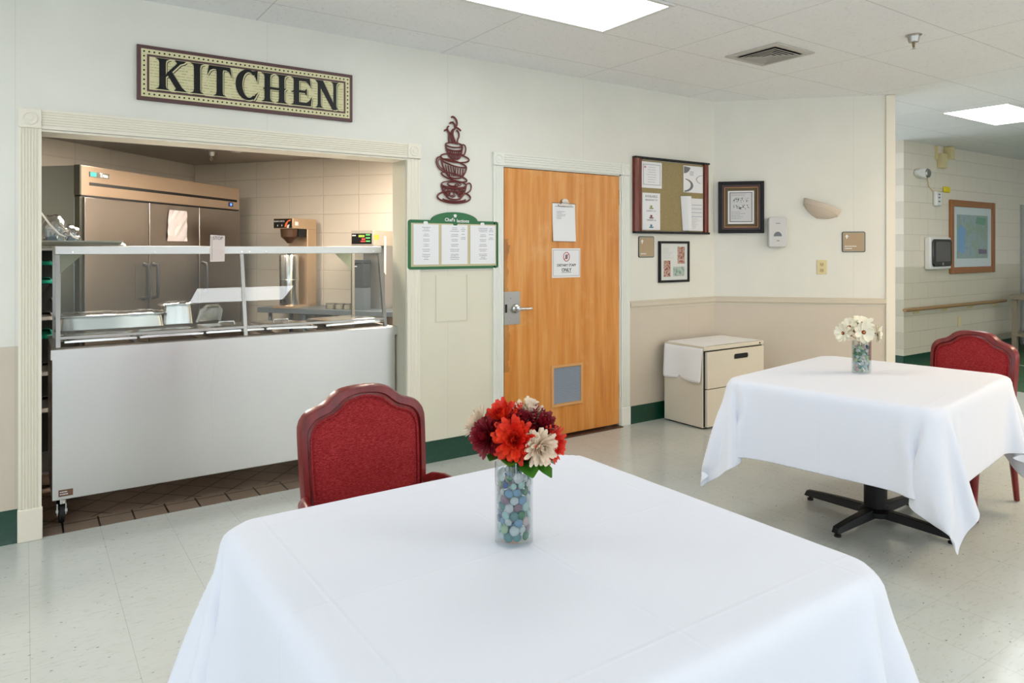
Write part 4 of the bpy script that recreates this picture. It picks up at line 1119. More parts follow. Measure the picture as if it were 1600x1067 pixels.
# bouquet directions: r_ is to the viewer's right, v_ towards the viewer
YW = R(55.45); RX = Vector((math.sin(YW), -math.cos(YW), 0)); VX = Vector((-math.cos(YW), -math.sin(YW), 0))
def bq(cx, cy, a, z, v_): return (cx+RX.x*a+VX.x*v_, cy+RX.y*a+VX.y*v_, z)
def dirv(a, z, v_): return (RX.x*a+VX.x*v_, RX.y*a+VX.y*v_, z)
def place(a, px): pass
mums = [ # right, height, toward viewer, radius, material, label, normal(right, up, viewer)
 (-.022, 1.072, -.006, .050, M_pr, 'bright red chrysanthemum at the top left of the bouquet', (-.4, .9, .5)),
 (.000, 1.022, .046, .052, M_pr, 'bright red chrysanthemum facing the viewer in the bouquet middle', (0, .35, 1)),
 (.088, 1.000, .012, .046, M_pr, 'bright red chrysanthemum drooping at the right edge of the bouquet', (.9, -.1, .45)),
 (-.060, 1.022, .020, .050, M_pb, 'burgundy chrysanthemum at the left side of the bouquet', (-.8, .2, .6)),
 (.060, 1.050, -.004, .050, M_pb, 'burgundy chrysanthemum at the upper right of the bouquet', (.7, .7, .25)),
 (-.082, 1.045, -.030, .046, M_pc, 'cream chrysanthemum behind the left edge of the bouquet', (-.8, .4, -.1)),
 (.036, 1.082, -.020, .044, M_pc, 'cream chrysanthemum at the top right of the bouquet', (.3, 1, .2)),
 (.060, 1.004, .050, .044, M_pc, 'cream chrysanthemum low at the front right of the bouquet', (.5, -.05, .9)),
 (.020, 1.060, .010, .040, M_pb, 'dark burgundy chrysanthemum in the centre behind the red one', (.2, .9, .5)),
]
for k, (a, z, v_, rd, m_, lb_, nr) in enumerate(mums):
    dz = z-1.0
    mum('chrysanthemum', lb_, bq(*V1, a*.92, ZT+.254+(z-1.03)*.68, v_), dirv(*nr), rd, m_, 50+k, base=bq(*V1, a*.12+.002*k-.008, ZT+.178, v_*.15))
sp_ = thing('leaf_sprig', 'green leaves around the rim of the foreground vase under the flowers', 'leaves', (*V1, ZT+.190))
for k, (ang, L_, el) in enumerate(((200, .075, 5), (232, .07, -18), (262, .08, -22), (290, .075, -8), (318, .08, -20), (170, .07, 10), (20, .06, 20), (245, .06, 30))):
    V, F = petal(L_, .045, -.35, .2, 6, .1)
    M_ = Matrix.Rotation(R(ang+30), 4, 'Z') @ Matrix.Translation((.022, 0, .004)) @ Matrix.Rotation(-R(el+22), 4, 'Y')
    MB().add([M_ @ Vector(p) for p in V], F).build('leaf', M_leaf, sp_, smooth=80)
MB().tube([(0, 0, -.03), (0, 0, .01)], .004, 8).build('stem', M_stem, sp_)
M_pw = mat('petal_ivory', (240, 234, 212), .5)
fl = [(-.005, .028, .030, .058, (0, .1, 1), 'large ivory flower with orange centre facing front in the six sided vase'),
      (.010, .070, -.010, .056, (.1, .75, .6), 'ivory flower at the top of the six sided vase bouquet'),
      (.078, .020, .010, .050, (.85, .05, .5), 'ivory flower leaning right in the six sided vase'),
      (-.060, .050, -.015, .052, (-.6, .6, .3), 'ivory flower at the back left of the six sided vase bouquet'),
      (-.100, .020, .000, .046, (-.9, .0, .5), 'ivory flower drooping far left over the six sided vase rim')]
for k, (a, z, v_, rd, nr, lb_) in enumerate(fl):
    mum('ivory_flower', lb_, bq(*V2, a, ZT+.200+z, v_), dirv(*nr), rd, M_pw, 80+k, leafm=M_leafb, base=bq(*V2, a*.15, ZT+.165, v_*.2), style='daisy')
# ================================================================== STEAM TABLE
SX0, SX1, SY = .116, 2.068, 4.40
stt = thing('steam_table', 'long stainless steel serving counter with glass sneeze guard in the opening', 'serving counter', (SX0, SY, 0))
LN = SX1-SX0; TOPZ = .926
B(0, LN, 0, .012, .132, TOPZ-.05).build('front_panel', M_steel, stt, bevel=.003)
MB().prism([(-.012, TOPZ-.055), (-.012, TOPZ-.004), (-.006, TOPZ), (.075, TOPZ), (.075, TOPZ-.02), (.0, TOPZ-.02), (.0, TOPZ-.055)], -.004, LN+.014, 'yz').build('top_edge', M_steel, stt)
B(0, .012, .012, .70, .132, TOPZ-.02).build('end_panel', M_steel, stt); B(LN-.012, LN, .012, .70, .132, TOPZ-.02).build('end_panel', M_steel, stt)
tp = B(0, LN, .60, .72, TOPZ-.03, TOPZ)
tp.box(0, .03, .07, .61, TOPZ-.03, TOPZ).box(LN-.03, LN, .07, .61, TOPZ-.03, TOPZ)
wl = (LN-.06)/5
for k in range(1, 5): tp.box(.03+k*wl-.012, .03+k*wl+.012, .07, .61, TOPZ-.03, TOPZ)
tp.build('counter_top', M_steel, stt)
for k in range(5):
    B(.03+k*wl+.012, .03+(k+1)*wl-.012, .075, .60, TOPZ-.17, TOPZ-.16).build('well', mat('well_dark', (60, 60, 60), .4, .8), stt)
B(.02, LN-.02, .02, .68, .20, .22).build('undershelf', M_steel, stt)
for x in (.045, LN-.045):
    for y in (.05, .64):
        c = MB().lathe([(.001, .105), (.030, .105), (.030, .132), (.001, .132)], 14, (x, y, 0)).box(x-.022, x-.017, y-.02, y+.03, .045, .108).box(x+.017, x+.022, y-.02, y+.03, .045, .108).build('caster', M_chrome, stt)
        wv = MB().lathe([(.001, -.014), (.045, -.014), (.050, -.010), (.050, .010), (.045, .014), (.001, .014)], 28)
        wv.xf(Matrix.Rotation(PI/2, 4, 'Y')); wv.xf(Matrix.Translation((x, y, .0505))); wv.build('wheel', M_rubber, c)
        B(x-.026, x+.026, y-.024, y-.018, .060, .075).build('brake', M_chrome, c)
for dx_ in (0, .095): MB().tube([(.70+dx_+.012*math.sin(k*.5+dx_*20)-(.0 if k < 7 else .004*(k-7)), -.0004, .83-k*.045) for k in range(13)], .0035, 6, (1, .25)).build('pale_streak', mat('pale_streak_metal', (214, 210, 204), .5, .6), stt)  # two thin wavy streaks, paler than the front panel
bd = B(.03, .095, -.0012, 0, .150, .185).build('maker_badge', mat('badge_brown', (120, 84, 64), .4), stt)
scribble(.036, .09, .156, .180, 2, -.0020, 'l', 60, .5, 1).build('lettering', M_paper, bd, smooth=0)
# sneeze guard
GZ0, GZ1 = TOPZ, 1.419
def post(x, y0, y1, r=.0115, nm='post'):
    P = MB().tube([(x, y0, GZ0), (x, y1, GZ1+.03)], r*1.25, 4); return P.build(nm, M_alu, stt, smooth=0)
for x in (.030, .986, LN-.052): 
    post(x, .045, .150); 
for x in (.030, LN-.060): post(x, .60, .60)
ox = 0.0
B(.018, LN-.040, .128, .148, GZ1, GZ1+.047).build('top_rail', mat('rail_alu', (204, 204, 200), .38, .85), stt, bevel=.003)
B(.018, LN-.040, .148, .62, GZ1+.040, GZ1+.046).build('top_shelf', M_steel, stt)
for x0 in (.034, .992): 
    x1 = .980 if x0 < .5 else LN-.058
    B(x0, x1, 0, 0, 0, 0)
    g = MB(); z0, z1 = .982, GZ1+.005; yy = lambda z: .040+(z-GZ0)/(GZ1-GZ0)*.098
    g.add([(x0, yy(z0), z0), (x1, yy(z0), z0), (x1, yy(z1), z1), (x0, yy(z1), z1), (x0, yy(z0)+.005, z0), (x1, yy(z0)+.005, z0), (x1, yy(z1)+.005, z1), (x0, yy(z1)+.005, z1)],
          [(0, 1, 2, 3), (7, 6, 5, 4), (0, 4, 5, 1), (3, 2, 6, 7), (0, 3, 7, 4), (1, 5, 6, 2)])
    gp = g.build('glass_pane', M_pane, stt, smooth=0)
    B(x0, x1, .040, .054, .970, .983).build('glass_edge_channel', M_alu, gp)
for x0, s_ in ((.045, 1), (LN-.075, -1)):
    MB().prism([(x0, GZ1-.001), (x0+s_*.13, GZ1-.001), (x0+s_*.004, GZ1-.125)], .585, .589).build('corner_bracket', mat('bracket_green', (176, 184, 160), .4), stt)
for x in (.10, .50, .985, 1.03, 1.13, 1.85):
    s_ = MB().lathe([(.0005, .002), (.004, .002), (.005, 0)], 8); s_.v = [(x+a, .128-c, GZ1+.014+b_) for a, b_, c in s_.v]; s_.build('screw', M_chrome, stt)
# pan lids over the wells
def lid(i, x0, x1, dz, label, rot=0):
    r = thing('pan_lid', label, 'pan lid', (SX0+(x0+x1)/2, SY+.325, TOPZ+dz), rot, 'steel covers over the steam wells')
    a, c = (x1-x0)/2, .245
    q = MB(); secs = [(1.0, 0), (1.0, .006), (.94, .008), (.88, .024), (.84, .027), (0.02, .028)]
    n = 16; V = []; F = []
    base = rrect(-a, a, -c, c, .035, 3); n = len(base)
    for f_, z in secs:
        for bx, by in base: V.append((bx*f_ if f_ < .5 else bx-(1-f_)*a*(1 if bx > 0 else -1), by*f_ if f_ < .5 else by-(1-f_)*a*(1 if by > 0 else -1), z))
    for k in range(len(secs)-1):
        for j in range(n): F.append((k*n+j, k*n+(j+1) % n, (k+1)*n+(j+1) % n, (k+1)*n+j))
    F.append(tuple(k for k in range(n))[::-1]); F.append(tuple((len(secs)-1)*n+k for k in range(n)))
    q.add(V, F).build('cover', M_steel_p, r, smooth=40)
    if i in (2, 3): MB().tube([(-.05, 0, .028), (-.045, 0, .045), (.045, 0, .045), (.05, 0, .028)], .005, 8).build('handle', M_steel_p, r)
    B(-a, a, -c-.002, -c+.004, -.006, .004).build('rim', M_steel_p, r)
    r.rotation_euler = (R(-2.5), R(rot), 0)
    return r
lid(0, .06, .405, .014, 'shiny steel well cover at the left end of the serving counter')
lid(1, .42, .755, .016, 'shiny steel well cover second from the left on the serving counter')
lid(2, .77, 1.105, .018, 'shiny steel well cover in the middle behind the centre post')
lid(3, 1.12, 1.44, .014, 'shiny steel well cover second from the right on the serving counter', 1.5)
lid(4, 1.50, 1.89, .018, 'large tilted steel tray cover at the right end of the serving counter', -1)
# deep pans standing on the covers at the back
def hotel_pan(name, label, loc, a, c, h, rz=0, film=True):
    r = thing(name, label, 'pan', loc, rz)
    secs = [(0, -.02, 0), (0, -.012, .004), (0, 0, h-.004), (.014, .014, h), (.014, .014, h-.006)]
    q = MB(); base = rrect(-a, a, -c, c, .03, 3); n = len(base); V = []; F = []
    for e, e2, z in secs:
        for bx, by in base: V.append((bx+math.copysign(e2, bx), by+math.copysign(e2, by), z))
    for k in range(len(secs)-1):
        for j in range(n): F.append((k*n+j, k*n+(j+1) % n, (k+1)*n+(j+1) % n, (k+1)*n+j))
    F.append(tuple(range(n))[::-1])
    o = q.add(V, F).build('body', M_steel_p, r, smooth=40)
    if film:
        q = MB(); V = []; F = []; m_ = 14; rr = random.Random(int(a*1000))
        for i in range(m_+1):
            for j in range(m_+1):
                x, y = -a-.018+(2*a+.036)*i/m_, -c-.018+(2*c+.036)*j/m_
                e = i in (0, m_) or j in (0, m_)
                V.append((x, y, h+(-.014 if e else .004)+rr.uniform(-.003, .005)))
        for i in range(m_):
            for j in range(m_): F.append((i*(m_+1)+j, (i+1)*(m_+1)+j, (i+1)*(m_+1)+j+1, i*(m_+1)+j+1))
        q.add(V, F).build('film_wrap', M_film, r, smooth=80)
    return r
hotel_pan('roasting_pan', 'long steel pan wrapped in plastic film at the left end of the counter', (.43, 4.96, .972), .27, .12, .085)
hotel_pan('deep_pan', 'small deep steel pan wrapped in film beside the clear plastic lid', (.80, 4.98, .972), .08, .08, .13)
pc = thing('plastic_dome_lid', 'clear plastic lid standing on edge behind the second well cover', 'lid', (1.02, 5.05, .985), R(20))
q = MB().tube([(-.09, 0, -.02), (-.06, 0, .055), (-.02, 0, .085), (.06, 0, .085), (.085, 0, .05), (.07, 0, -.02)], .012, 8, (1, .5)); q.build('rim', M_film, pc)
B(-.07, .07, -.002, .002, -.015, .07).build('face', M_film, pc)
# STOP sheet on the rail, and a sheet seen nearly edge-on at the right end
sp = thing('stop_sheet', 'pale paper sheet reading STOP taped to the top rail of the sneeze guard', 'sign', (SX0+.800, SY+.1265, 1.372))
P_ = MB().prism([(0, 0), (.083, .002), (.085, .158), (.002, .162)], -.002, 0).build('sheet', mat('pinkish_paper', (222, 208, 202), .7), sp)
text('lettering', 'STOP', .028, M_inkd, sp, .045, .133, -.0022, sx=.85)
B(.010, .012, -.0026, -.002, .01, .15).build('printed_line', M_ink, sp)
ps = thing('hanging_paper', 'white paper sheet hanging at the right end of the sneeze guard', 'paper', (SX1-.036, SY+.10, 1.268), R(58))
q = MB().prism([(0, .02), (.10, 0), (.105, .27), (.005, .272)], -.001, .001).build('sheet', M_paper, ps)
# sheet pan lying on the guard shelf with wrapped containers
tr = thing('sheet_pan', 'grey sheet pan lying on top of the sneeze guard at the left', 'tray', (.26, 4.72, 1.468))
q = MB(); V = []; F = []; base = rrect(-.20, .20, -.13, .13, .02, 3); n = len(base)
for e, z in ((-.02, 0), (0, .018), (.006, .028), (.006, .024), (-.004, .018), (-.022, .003)):
    for bx, by in base: V.append((bx+math.copysign(e, bx), by+math.copysign(e, by), z))
for k in range(5):
    for j in range(n): F.append((k*n+j, k*n+(j+1) % n, (k+1)*n+(j+1) % n, (k+1)*n+j))
F.append(tuple(range(n))[::-1]); F.append(tuple(5*n+k for k in range(n)))
q.add(V, F).build('pan', mat('tray_grey', (150, 154, 146), .35, .7), tr, smooth=40)
def bag(name, label, loc, sx, sy, sz, seed, lean=0.):
    rr = random.Random(seed); r = thing(name, label, 'bag', loc)
    B(-sx*.6, sx*.6, -sy*.6, sy*.6, .002, sz*.5).build('contents', mat('bag_contents', (120, 142, 158), .4), r, bevel=.01)
    bm = bmesh.new(); bmesh.ops.create_icosphere(bm, subdivisions=3, radius=1)
    V = [v_.co.copy() for v_ in bm.verts]; F = [tuple(v_.index for v_ in f.verts) for f in bm.faces]; bm.free()
    q = MB().add([(p.x*sx*(1+.12*math.sin(7*p.z+3*p.y+seed))+lean*p.z*sx, p.y*sy*(1+.1*math.sin(9*p.x)), (max(p.z, -.55)+.55)/1.55*sz+.01*math.sin(11*p.x+5*p.y)) for p in V], F)
    q.build('clear_bag', M_film, r, smooth=80)
    MB().tube([(-sx*.9, -sy*.8, sz*1.08), (-sx*.3, -sy*1.02, sz*.62), (sx*.3, -sy*1.05, sz*.28), (sx*.75, -sy*.95, sz*.18)], [.005, .006, .006, .003], 6).build('bag_fold', M_white, r)
    return r
bag('plastic_bag', 'clear plastic bag of wrapped cups on the sheet pan beside the left jamb', (.135, 4.72, 1.49), .07, .09, .15, 2)
bag('plastic_bag', 'second clear plastic bag with a rounded top nearer the refrigerator', (.215, 4.82, 1.49), .055, .05, .10, 5, -.2)
# rack of trays behind the left casing
rk = thing('tray_rack', 'aluminium tray rack standing behind the left edge of the serving opening', 'rack', (-.10, 5.40, 0))
for x in (-.28, .26):
    for y in (-.25, .25): B(x, x+.022, y-.011, y+.011, .09, 1.452).build('upright', M_alu, rk)
for k in range(11):
    z = .22+k*.112
    B(-.26, -.245, -.25, .25, z, z+.008).box(.245, .262, -.25, .25, z, z+.008).build('runner', M_alu, rk)
B(-.28, .282, -.262, .262, 1.440, 1.452).build('top', M_alu, rk); B(-.28, .282, -.262, .262, .085, .10).build('base', M_alu, rk)
for x in (-.25, .25):
    for y in (-.22, .22):
        c = B(x-.012, x+.012, y-.02, y+.02, .05, .088).build('caster', M_alu, rk)
        wv = MB().lathe([(.001, -.012), (.042, -.012), (.042, .012), (.001, .012)], 20).xf(Matrix.Rotation(PI/2, 4, 'Y')); wv.xf(Matrix.Translation((x, y, .0425))); wv.build('wheel', M_rubber, c)
B(-.28, .28, .245, .252, .1, 1.44).build('back_panel', M_dark, rk)
def ftray(z, m_, label):
    o = MB(); V = []; F = []; base = rrect(-.235, .235, -.21, .19, .03, 3); n = len(base)
    for e, zz in ((-.03, 0), (0, .022), (.004, .024), (-.004, .020), (-.034, .003)):
        for bx, by in base: V.append((bx+math.copysign(e, bx), by+math.copysign(e, by), zz))
    for k in range(4):
        for j in range(n): F.append((k*n+j, k*n+(j+1) % n, (k+1)*n+(j+1) % n, (k+1)*n+j))
    F.append(tuple(range(n))[::-1]); F.append(tuple(4*n+k for k in range(n)))
    tag(o.add(V, F).build('food_tray', m_, loc=(-.10, 5.40, z), smooth=40), label, 'tray', 'trays in the tray rack')
ftray(1.349, M_teal, 'teal plastic tray on the highest filled runner of the rack')
ftray(1.237, M_teal, 'teal plastic tray second from the top in the rack')
ftray(1.013, M_alu, 'metal tray in the rack just above the teal bowl tray')
ftray(.901, M_teal, 'teal tray in the rack level with the counter top')
ftray(.677, M_alu, 'metal tray in the lower half of the rack')
ftray(.453, M_alu, 'lowest metal tray in the rack near the floor')

# ================================================================== KITCHEN: REFRIGERATOR
FR = thing('reach_in_refrigerator', 'tall three door stainless steel refrigerator in the kitchen', 'refrigerator', (.313, 5.69, 0), R(45.4))
FWD, FD, FH_ = 1.98, .72, 2.028
B(0, FWD, .045, FD, .12, FH_-.004).build('cabinet_body', mat('fridge_side', (150, 160, 160), .22, .95), FR, bevel=.003)
B(.002, FWD, 0, .046, 1.822, FH_).build('header', steel('header_reflection_steel', (204, 184, 164), .30), FR, bevel=.002)  # header paler and warmer, painting in the warm wall's reflection
B(-.002, .012, -.001, .045, 1.822, FH_+.001).build('header_trim', mat('trim_dark_steel', (90, 92, 84), .35, .8), FR)
B(.085, FWD-.045, -.002, .002, 1.893, 1.915).build('grille_slot', M_dark, FR)
B(.01, FWD-.01, .002, .05, 1.812, 1.823).build('door_gap', M_dark, FR)
B(.004, .05, .006, .05, .16, 1.812).build('side_stile', mat('trim_dark_steel', (0, 0, 0)), FR)
ds_ = [(.030, .680), (.690, 1.322), (1.332, 1.972)]
for i, (a, c) in enumerate(ds_):
    d_ = B(a, c, -.012, .044, .17, 1.808).build('door', M_steel_f, FR, bevel=.003)
    hx = (c-.060) if i == 0 else (a+.035)
    h = MB().tube([(hx, -.012, 1.33), (hx, -.055, 1.32), (hx, -.060, 1.28), (hx, -.060, 1.12), (hx, -.055, 1.075), (hx, -.012, 1.065)], .011, 8, (1.4, .8)).build('handle', mat('handle_grey', (104, 104, 106), .35, .8), d_)
    B(hx+(.006 if i else -.090), hx+(.090 if i else -.006), -.0135, -.0120, 1.068, 1.328).build('handle_recess', mat('recess_steel', (140, 136, 130), .3, .9), h)
bg = B(.085, .27, -.005, 0, 1.955, 1.990).build('badge', mat('badge_dark', (62, 60, 52), .4), FR)
B(.087, .145, -.0058, -.0048, 1.957, 1.988).build('teal_field', mat('badge_teal', (40, 110, 112), .4), bg)
text('lettering', 'True', .038, M_white, bg, .215, 1.961, -.0052, bold=.0006)
tm = MB().prism(rrect(1.795, 1.865, 1.846, 1.886, .004), -.004, 0).build('temperature_display', mat('display_navy', (26, 34, 84), .3), FR)
M_blu = mat('blue_led', (60, 110, 240), .3); M_blu.node_tree.nodes['Principled BSDF'].inputs['Emission Color'].default_value = (.12, .3, 1, 1); M_blu.node_tree.nodes['Principled BSDF'].inputs['Emission Strength'].default_value = 1.2
B(1.815, 1.845, -.0048, -.004, 1.855, 1.877).build('digits', M_blu, tm)
for x in (.06, FWD-.06):
    for y in (.09, FD-.06):
        B(x-.02, x+.02, y-.02, y+.02, .06, .12).build('caster', M_rubber, FR); B(x-.016, x+.016, y-.04, y+.04, 0, .08).build('wheel', M_rubber, FR, bevel=.02)
c45, s45 = math.cos(R(45.4)), math.sin(R(45.4))
fp = thing('fridge_notice', 'crumpled white paper taped to the middle refrigerator door', 'paper', (.313+c45*.912+s45*.013, 5.69+s45*.912-c45*.013, 1.512), R(45.4))
q = MB(); V = []; F = []; nn = 6; rr = random.Random(8)
for i in range(nn+1):
    for j in range(nn+1): V.append((.235*i/nn+(.02*(1-j/nn)*-1 if i == 0 else 0), -.003-rr.uniform(0, .008), .255*j/nn))
for i in range(nn):
    for j in range(nn): F.append((i*(nn+1)+j, (i+1)*(nn+1)+j, (i+1)*(nn+1)+j+1, i*(nn+1)+j+1))
q.add(V, F).build('sheet', mat('kitchen_paper', (200, 192, 190), .8), fp, smooth=0)
# ================================================================== KITCHEN: TABLE AND BREWERS
KR = R(-54.5)
kt = thing('prep_table', 'grey metal prep table against the kitchen block wall', 'table', (1.80, 6.832, 0), KR)
M_kt = mat('prep_steel', (120, 130, 138), .4, .5)
B(0, 1.62, 0, .43, .852, .900).build('table_top', M_kt, kt, bevel=.003)
for x in (.10, .48, 1.02, 1.56):
    MB().lathe([(.018, 0), (.018, .85)], 12, (x, .06, 0)).build('leg', M_kt, kt)
for x in (.10, 1.56): MB().lathe([(.018, 0), (.018, .85)], 12, (x, .37, 0)).build('leg', M_kt, kt)
B(.40, .58, .08, .36, .70, .85).build('drawer_box', mat('kt_drawer', (160, 164, 166), .4, .5), kt)
B(.06, 1.58, .05, .38, .28, .30).build('lower_shelf', M_kt, kt)
def kp(d, off, z=.90): return (1.80+d*math.cos(KR)-off*math.sin(KR), 6.832+d*math.sin(KR)+off*math.cos(KR), z)
br = thing('coffee_brewer', 'tall tan steel coffee brewer with a black front label in the kitchen', 'coffee machine', kp(.185, 0), KR)
M_tan = mat('brewer_steel', (196, 170, 140), .35, .6)
B(0, .215, .0, .36, .735, .832).build('head', M_tan, br, bevel=.004)
B(0, .215, .22, .36, .0, .735).build('column', M_tan, br, bevel=.003)
B(0, .215, -.01, .34, 0, .02).build('base', M_tan, br)
lab = B(.004, .205, -.003, 0, .742, .826).build('front_label', M_black, br)
text('lettering', 'BUNN-O-MATIC', .022, M_white, lab, .068, .796, -.0034, sx=.75)
MB().prism([(.125, .750), (.135, .785), (.165, .812), (.198, .820), (.190, .805), (.165, .800), (.150, .765), (.140, .748)], -.0042, -.003).build('orange_mark', mat('mark_orange', (226, 110, 60), .5), lab)
MB().prism([(.150, .742), (.155, .765), (.180, .775), (.172, .742)], -.0044, -.003).box(.045, .052, -.0040, -.003, .757, .772).box(.092, .100, -.0040, -.003, .757, .774).build('white_mark', M_white, lab)
B(.2152, .2160, .03, .08, .765, .80).build('switch_plate', M_paper, br)
MB().lathe([(.02, .60), (.05, .635), (.078, .66), (.084, .734), (.001, .734)], 24, (.11, .09, 0)).build('funnel', mat('funnel_brown', (92, 66, 50), .3, .3), br)
B(.155, .205, .10, .22, .66, .735).build('black_bracket', M_dark, br)
ur = thing('thermal_urn', 'round stainless steel coffee server under the tan brewer', 'urn', kp(.295, .085, .92), KR)
MB().lathe([(.001, 0), (.085, 0), (.088, .01), (.088, .46), (.082, .475), (.03, .49), (.001, .49)], 36).build('body', M_steel_p, ur)
MB().lathe([(.0885, .24), (.0892, .242), (.0885, .244)], 36, cap=False).build('band', M_alu, ur)
MB().lathe([(.001, .49), (.022, .49), (.022, .53), (.001, .53)], 16).build('cap', M_black, ur)
MB().tube([(-.085, 0, .42), (-.115, -.0, .42)], .006, 8).build('side_handle', M_alu, ur)
MB().tube([(.0, -.085, .06), (.0, -.12, .06), (.0, -.12, .03)], .008, 8).build('tap', M_black, ur)
b2 = thing('tea_brewer', 'steel beverage dispenser with green and red lit buttons at the right in the kitchen', 'beverage machine', kp(1.01, .02), KR)
B(0, .225, 0, .34, .575, .714).build('head', mat('tea_steel', (190, 182, 170), .35, .6), b2, bevel=.004)
B(0, .225, .20, .34, 0, .575).build('column', mat('tea_column', (150, 150, 150), .35, .6), b2)
lab = B(.006, .210, -.003, 0, .592, .685).build('control_panel', M_black, b2)
M_gl = mat('green_led', (90, 190, 90), .4); M_gl.node_tree.nodes['Principled BSDF'].inputs['Emission Color'].default_value = (.15, .8, .2, 1); M_gl.node_tree.nodes['Principled BSDF'].inputs['Emission Strength'].default_value = .5
M_rl = mat('red_led', (220, 60, 50), .4); M_rl.node_tree.nodes['Principled BSDF'].inputs['Emission Color'].default_value = (1, .1, .08, 1); M_rl.node_tree.nodes['Principled BSDF'].inputs['Emission Strength'].default_value = .5
B(.078, .138, -.0042, -.003, .652, .672).build('lime_key', mat('lime_key', (160, 190, 70), .5), lab)
for z in (.672, .644, .616): B(.152, .195, -.0042, -.003, z-.004, z+.006).build('green_key', M_gl, lab)
B(.110, .145, -.0042, -.003, .628, .642).box(.10, .145, -.0042, -.003, .610, .620).build('red_key', M_rl, lab)
scribble(.012, .05, .660, .676, 1, -.0036, 'l', 70, .7, 1).build('lettering', M_white, lab, smooth=0)
B(.2252, .2262, .02, .09, .630, .675).build('yellow_sticker', mat('sticker_yellow', (196, 168, 50), .5), b2)
kc = thing('wire_handled_canister', 'dark mesh canister with a wire handle below the beverage dispenser', 'canister', kp(1.075, .09), KR)
M_mesh = mat('mesh_dark', (66, 72, 78), .5, .3)
B(-.055, .055, -.06, .06, .20, .42).box(-.06, .06, -.065, .065, .42, .45).build('body', M_mesh, kc, bevel=.004)
B(-.055, .055, -.06, .06, 0, .20).build('stand', M_kt, kc)
MB().tube([(-.045, -.05, .45), (-.045, -.05, .52), (.01, -.05, .52), (.01, -.05, .47)], .004, 6).build('wire_handle', M_alu, kc)
scribble(-.045, .01, .385, .40, 1, -.0610, 'l', 71, .7, 1).build('lettering', M_white, kc, smooth=0)
for k, d in enumerate((.72, .81, .90)):  # three small clear boxes with pale blocks inside
    o = thing('clear_box', ('left', 'middle', 'right')[k]+' one of three clear boxes in a row on the prep table', 'container', kp(d, .05, .9005), KR, 'clear boxes on the prep table')
    B(0, .075, 0, .07, 0, .055).build('box', M_film, o); B(.01, .065, .01, .06, .004, .04).build('pale_block', mat('pale_block', (214, 200, 176), .7), o)

# ================================================================== HALL
HY = 4.45
ar = thing('framed_picture', 'oak framed pale blue and green picture on the hall block wall', 'picture', (10.10, HY, 1.115))
AW, AH = 1.335, .985
frame(0, AW, 0, AH, .085, -.035, -.001).build('frame', M_oak, ar, bevel=.008)
B(.08, AW-.08, -.012, -.001, .08, AH-.08).build('mat_board', mat('mat_pale_blue', (200, 210, 210), .5), ar)
M_art = mat('pale_artwork', (150, 170, 170), .5); t, N, L, b = nt(M_art)
c = ramp(t, noise(t, coords(t, (2, 1, 2)), 2.2, 4, .65), [(.3, (120, 150, 160)), (.45, (150, 168, 172)), (.6, (140, 160, 140)), (.75, (176, 182, 180))])
L.new(c, b.inputs['Base Color'])
ap_ = B(.20, AW-.20, -.014, -.012, .20, AH-.19).build('artwork', M_art, ar)
MB().prism([(.24, .30), (.42, .26), (.46, .60), (.30, .66), (.22, .58)], -.0150, -.014).build('blue_shape', mat('art_blue', (120, 160, 196), .5), ap_)
MB().prism([(.85, .26), (1.10, .26), (1.10, .32), (.84, .33)], -.0150, -.014).build('violet_shape', mat('art_violet', (120, 108, 128), .5), ap_)
MB().prism([(.75, .68), (1.05, .66), (1.08, .76), (.80, .77)], -.0150, -.014).build('green_shape', mat('art_green', (110, 152, 130), .5), ap_)
pd = thing('paper_towel_dispenser', 'white towel dispenser with a black curved front on the hall wall', 'dispenser', (9.44, HY, 1.185))
B(0, .56, -.075, -.001, 0, .41).build('housing', M_white, pd, bevel=.015)
MB().prism(rrect(.035, .545, .035, .385, .05), -.095, -.073).build('front_cover', mat('black_gloss', (26, 24, 26), .12), pd, bevel=.015)
MB().prism(rrect(.10, .49, .10, .35, .02), -.098, -.094).build('window', mat('smoke_window', (88, 84, 84), .2), pd)
B(.27, .31, -.098, -.094, .05, .085).build('emblem', M_alu, pd)
hr = thing('handrail', 'long wooden handrail along the hall block wall', 'handrail', (8.80, HY, .70))
MB().tube([(0, -.075, 0), (2.85, -.075, 0)], .022, 12, (1, 1.2)).build('rail', mat('rail_wood', (150, 118, 78), .4), hr)
for x in (.35, 1.1, 1.85, 2.6): MB().tube([(x, -.002, -.055), (x, -.05, -.05), (x, -.075, -.02)], .014, 8).build('bracket', M_iv, hr)
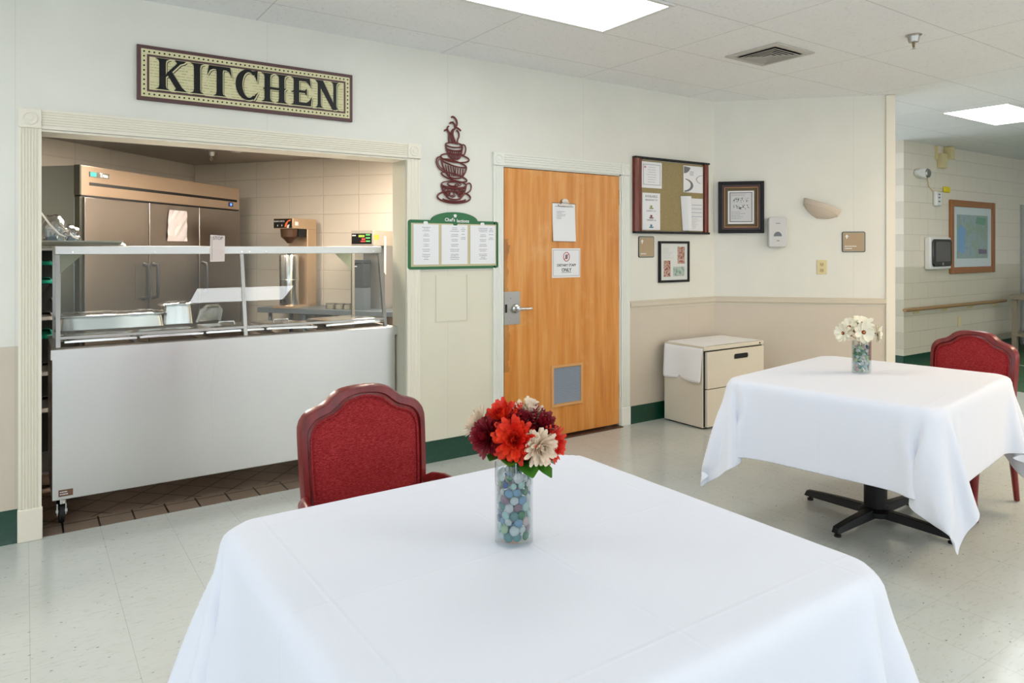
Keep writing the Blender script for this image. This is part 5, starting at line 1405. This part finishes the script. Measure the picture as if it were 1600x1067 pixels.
# emergency light, junction boxes, tag
em = thing('emergency_light', 'round white emergency lamp on the hall wall near the ceiling', 'lamp', (9.33, HY, 2.40))
q = MB().prism([(.17*math.cos(R(a)), .062*math.sin(R(a))) for a in range(0, 360, 15)], -.07, -.001).build('housing', M_white, em, bevel=.012)
hl = MB().lathe([(.001, .02), (.05, .02), (.06, 0)], 20); hl.v = [(.05+a, -.07-c, b_) for a, b_, c in hl.v]; hl.build('lamp_head', M_alu, em)
jb = thing('conduit_box', 'ivory conduit with a box running down from the hall ceiling', 'junction box', (9.78, HY, 2.50))
B(0, .16, -.06, -.001, 0, .19).build('box', M_iv, jb, bevel=.004); B(-.06, -.03, -.03, -.001, .10, .28).build('conduit', M_iv, jb); B(.17, .27, -.10, -.001, .12, .28).build('cover', M_iv, jb, bevel=.004)
MB().tube([(-.28, -.01, -.10), (-.25, -.012, -.25), (-.12, -.012, -.31), (.10, -.012, -.30)], .006, 6).build('cord', M_iv, jb)
yt = tag(B(0, .16, -.03, -.002, 0, .075).build('yellow_tag', M_yellow, loc=(9.93, HY, 2.19), bevel=.01), 'small yellow tag hanging on the hall wall below the conduit box', 'tag')
wb = thing('wall_thermostat', 'narrow white box on the hall wall left of the oak framed picture', 'box', (9.66, HY, 2.0))
B(0, .15, -.05, -.001, 0, .19).build('housing', M_white, wb, bevel=.015)
for z in (.05, .10, .14): B(.05, .09, -.055, -.049, z, z+.018).build('key', M_ink, wb)
al = MB().lathe([(.001, 0), (.115, 0), (.115, .03), (.09, .055), (.001, .060)], 28)
al.xf(Matrix.Rotation(-PI/2, 4, 'X'))
tag(al.build('round_alarm', M_white, loc=(CX+1.40*math.cos(WA)-.122*math.sin(WA), WY+1.40*math.sin(WA)+.122*math.cos(WA), 2.47), rz=WA), 'round white alarm on the far side of the angled wall end', 'alarm')
wo = thing('wall_outlet', 'small ivory outlet low on the hall block wall under the handrail', 'outlet', (10.35, HY, .40))
B(0, .09, -.008, -.001, 0, .13).build('cover_plate', M_iv, wo)
# metal cart/table by the far door
ht = thing('utility_table', 'tan metal utility table at the far right of the hall', 'table', (11.42, 3.62, 0))
M_ut = mat('utility_tan', (150, 140, 122), .45)
B(0, 1.1, 0, .62, .735, .80).build('table_top', M_ut, ht, bevel=.004)
for x in (.03, 1.0):
    for y in (.03, .54): B(x, x+.06, y, y+.06, .0, .735).build('leg', M_ut, ht)
B(.02, 1.08, .02, .60, .22, .255).build('lower_shelf', M_ut, ht)
bx = tag(B(0, .5, 0, .35, 0, .10).build('wheel_shadow_block', M_dark, loc=(11.55, 3.72, .02), bevel=.01), 'dark block standing in for the wheels and shadow beneath the utility table', 'shadow block')  # dark block stands in for the wheels and shadow under the table
wbx = tag(MB().prism(rrect(0, .30, 0, .30, .05), 0, .26).build('white_jug', mat('jug_white', (196, 206, 216), .3), loc=(11.72, 3.80, .801), bevel=.03), 'pale blue white container standing on the utility table', 'container')
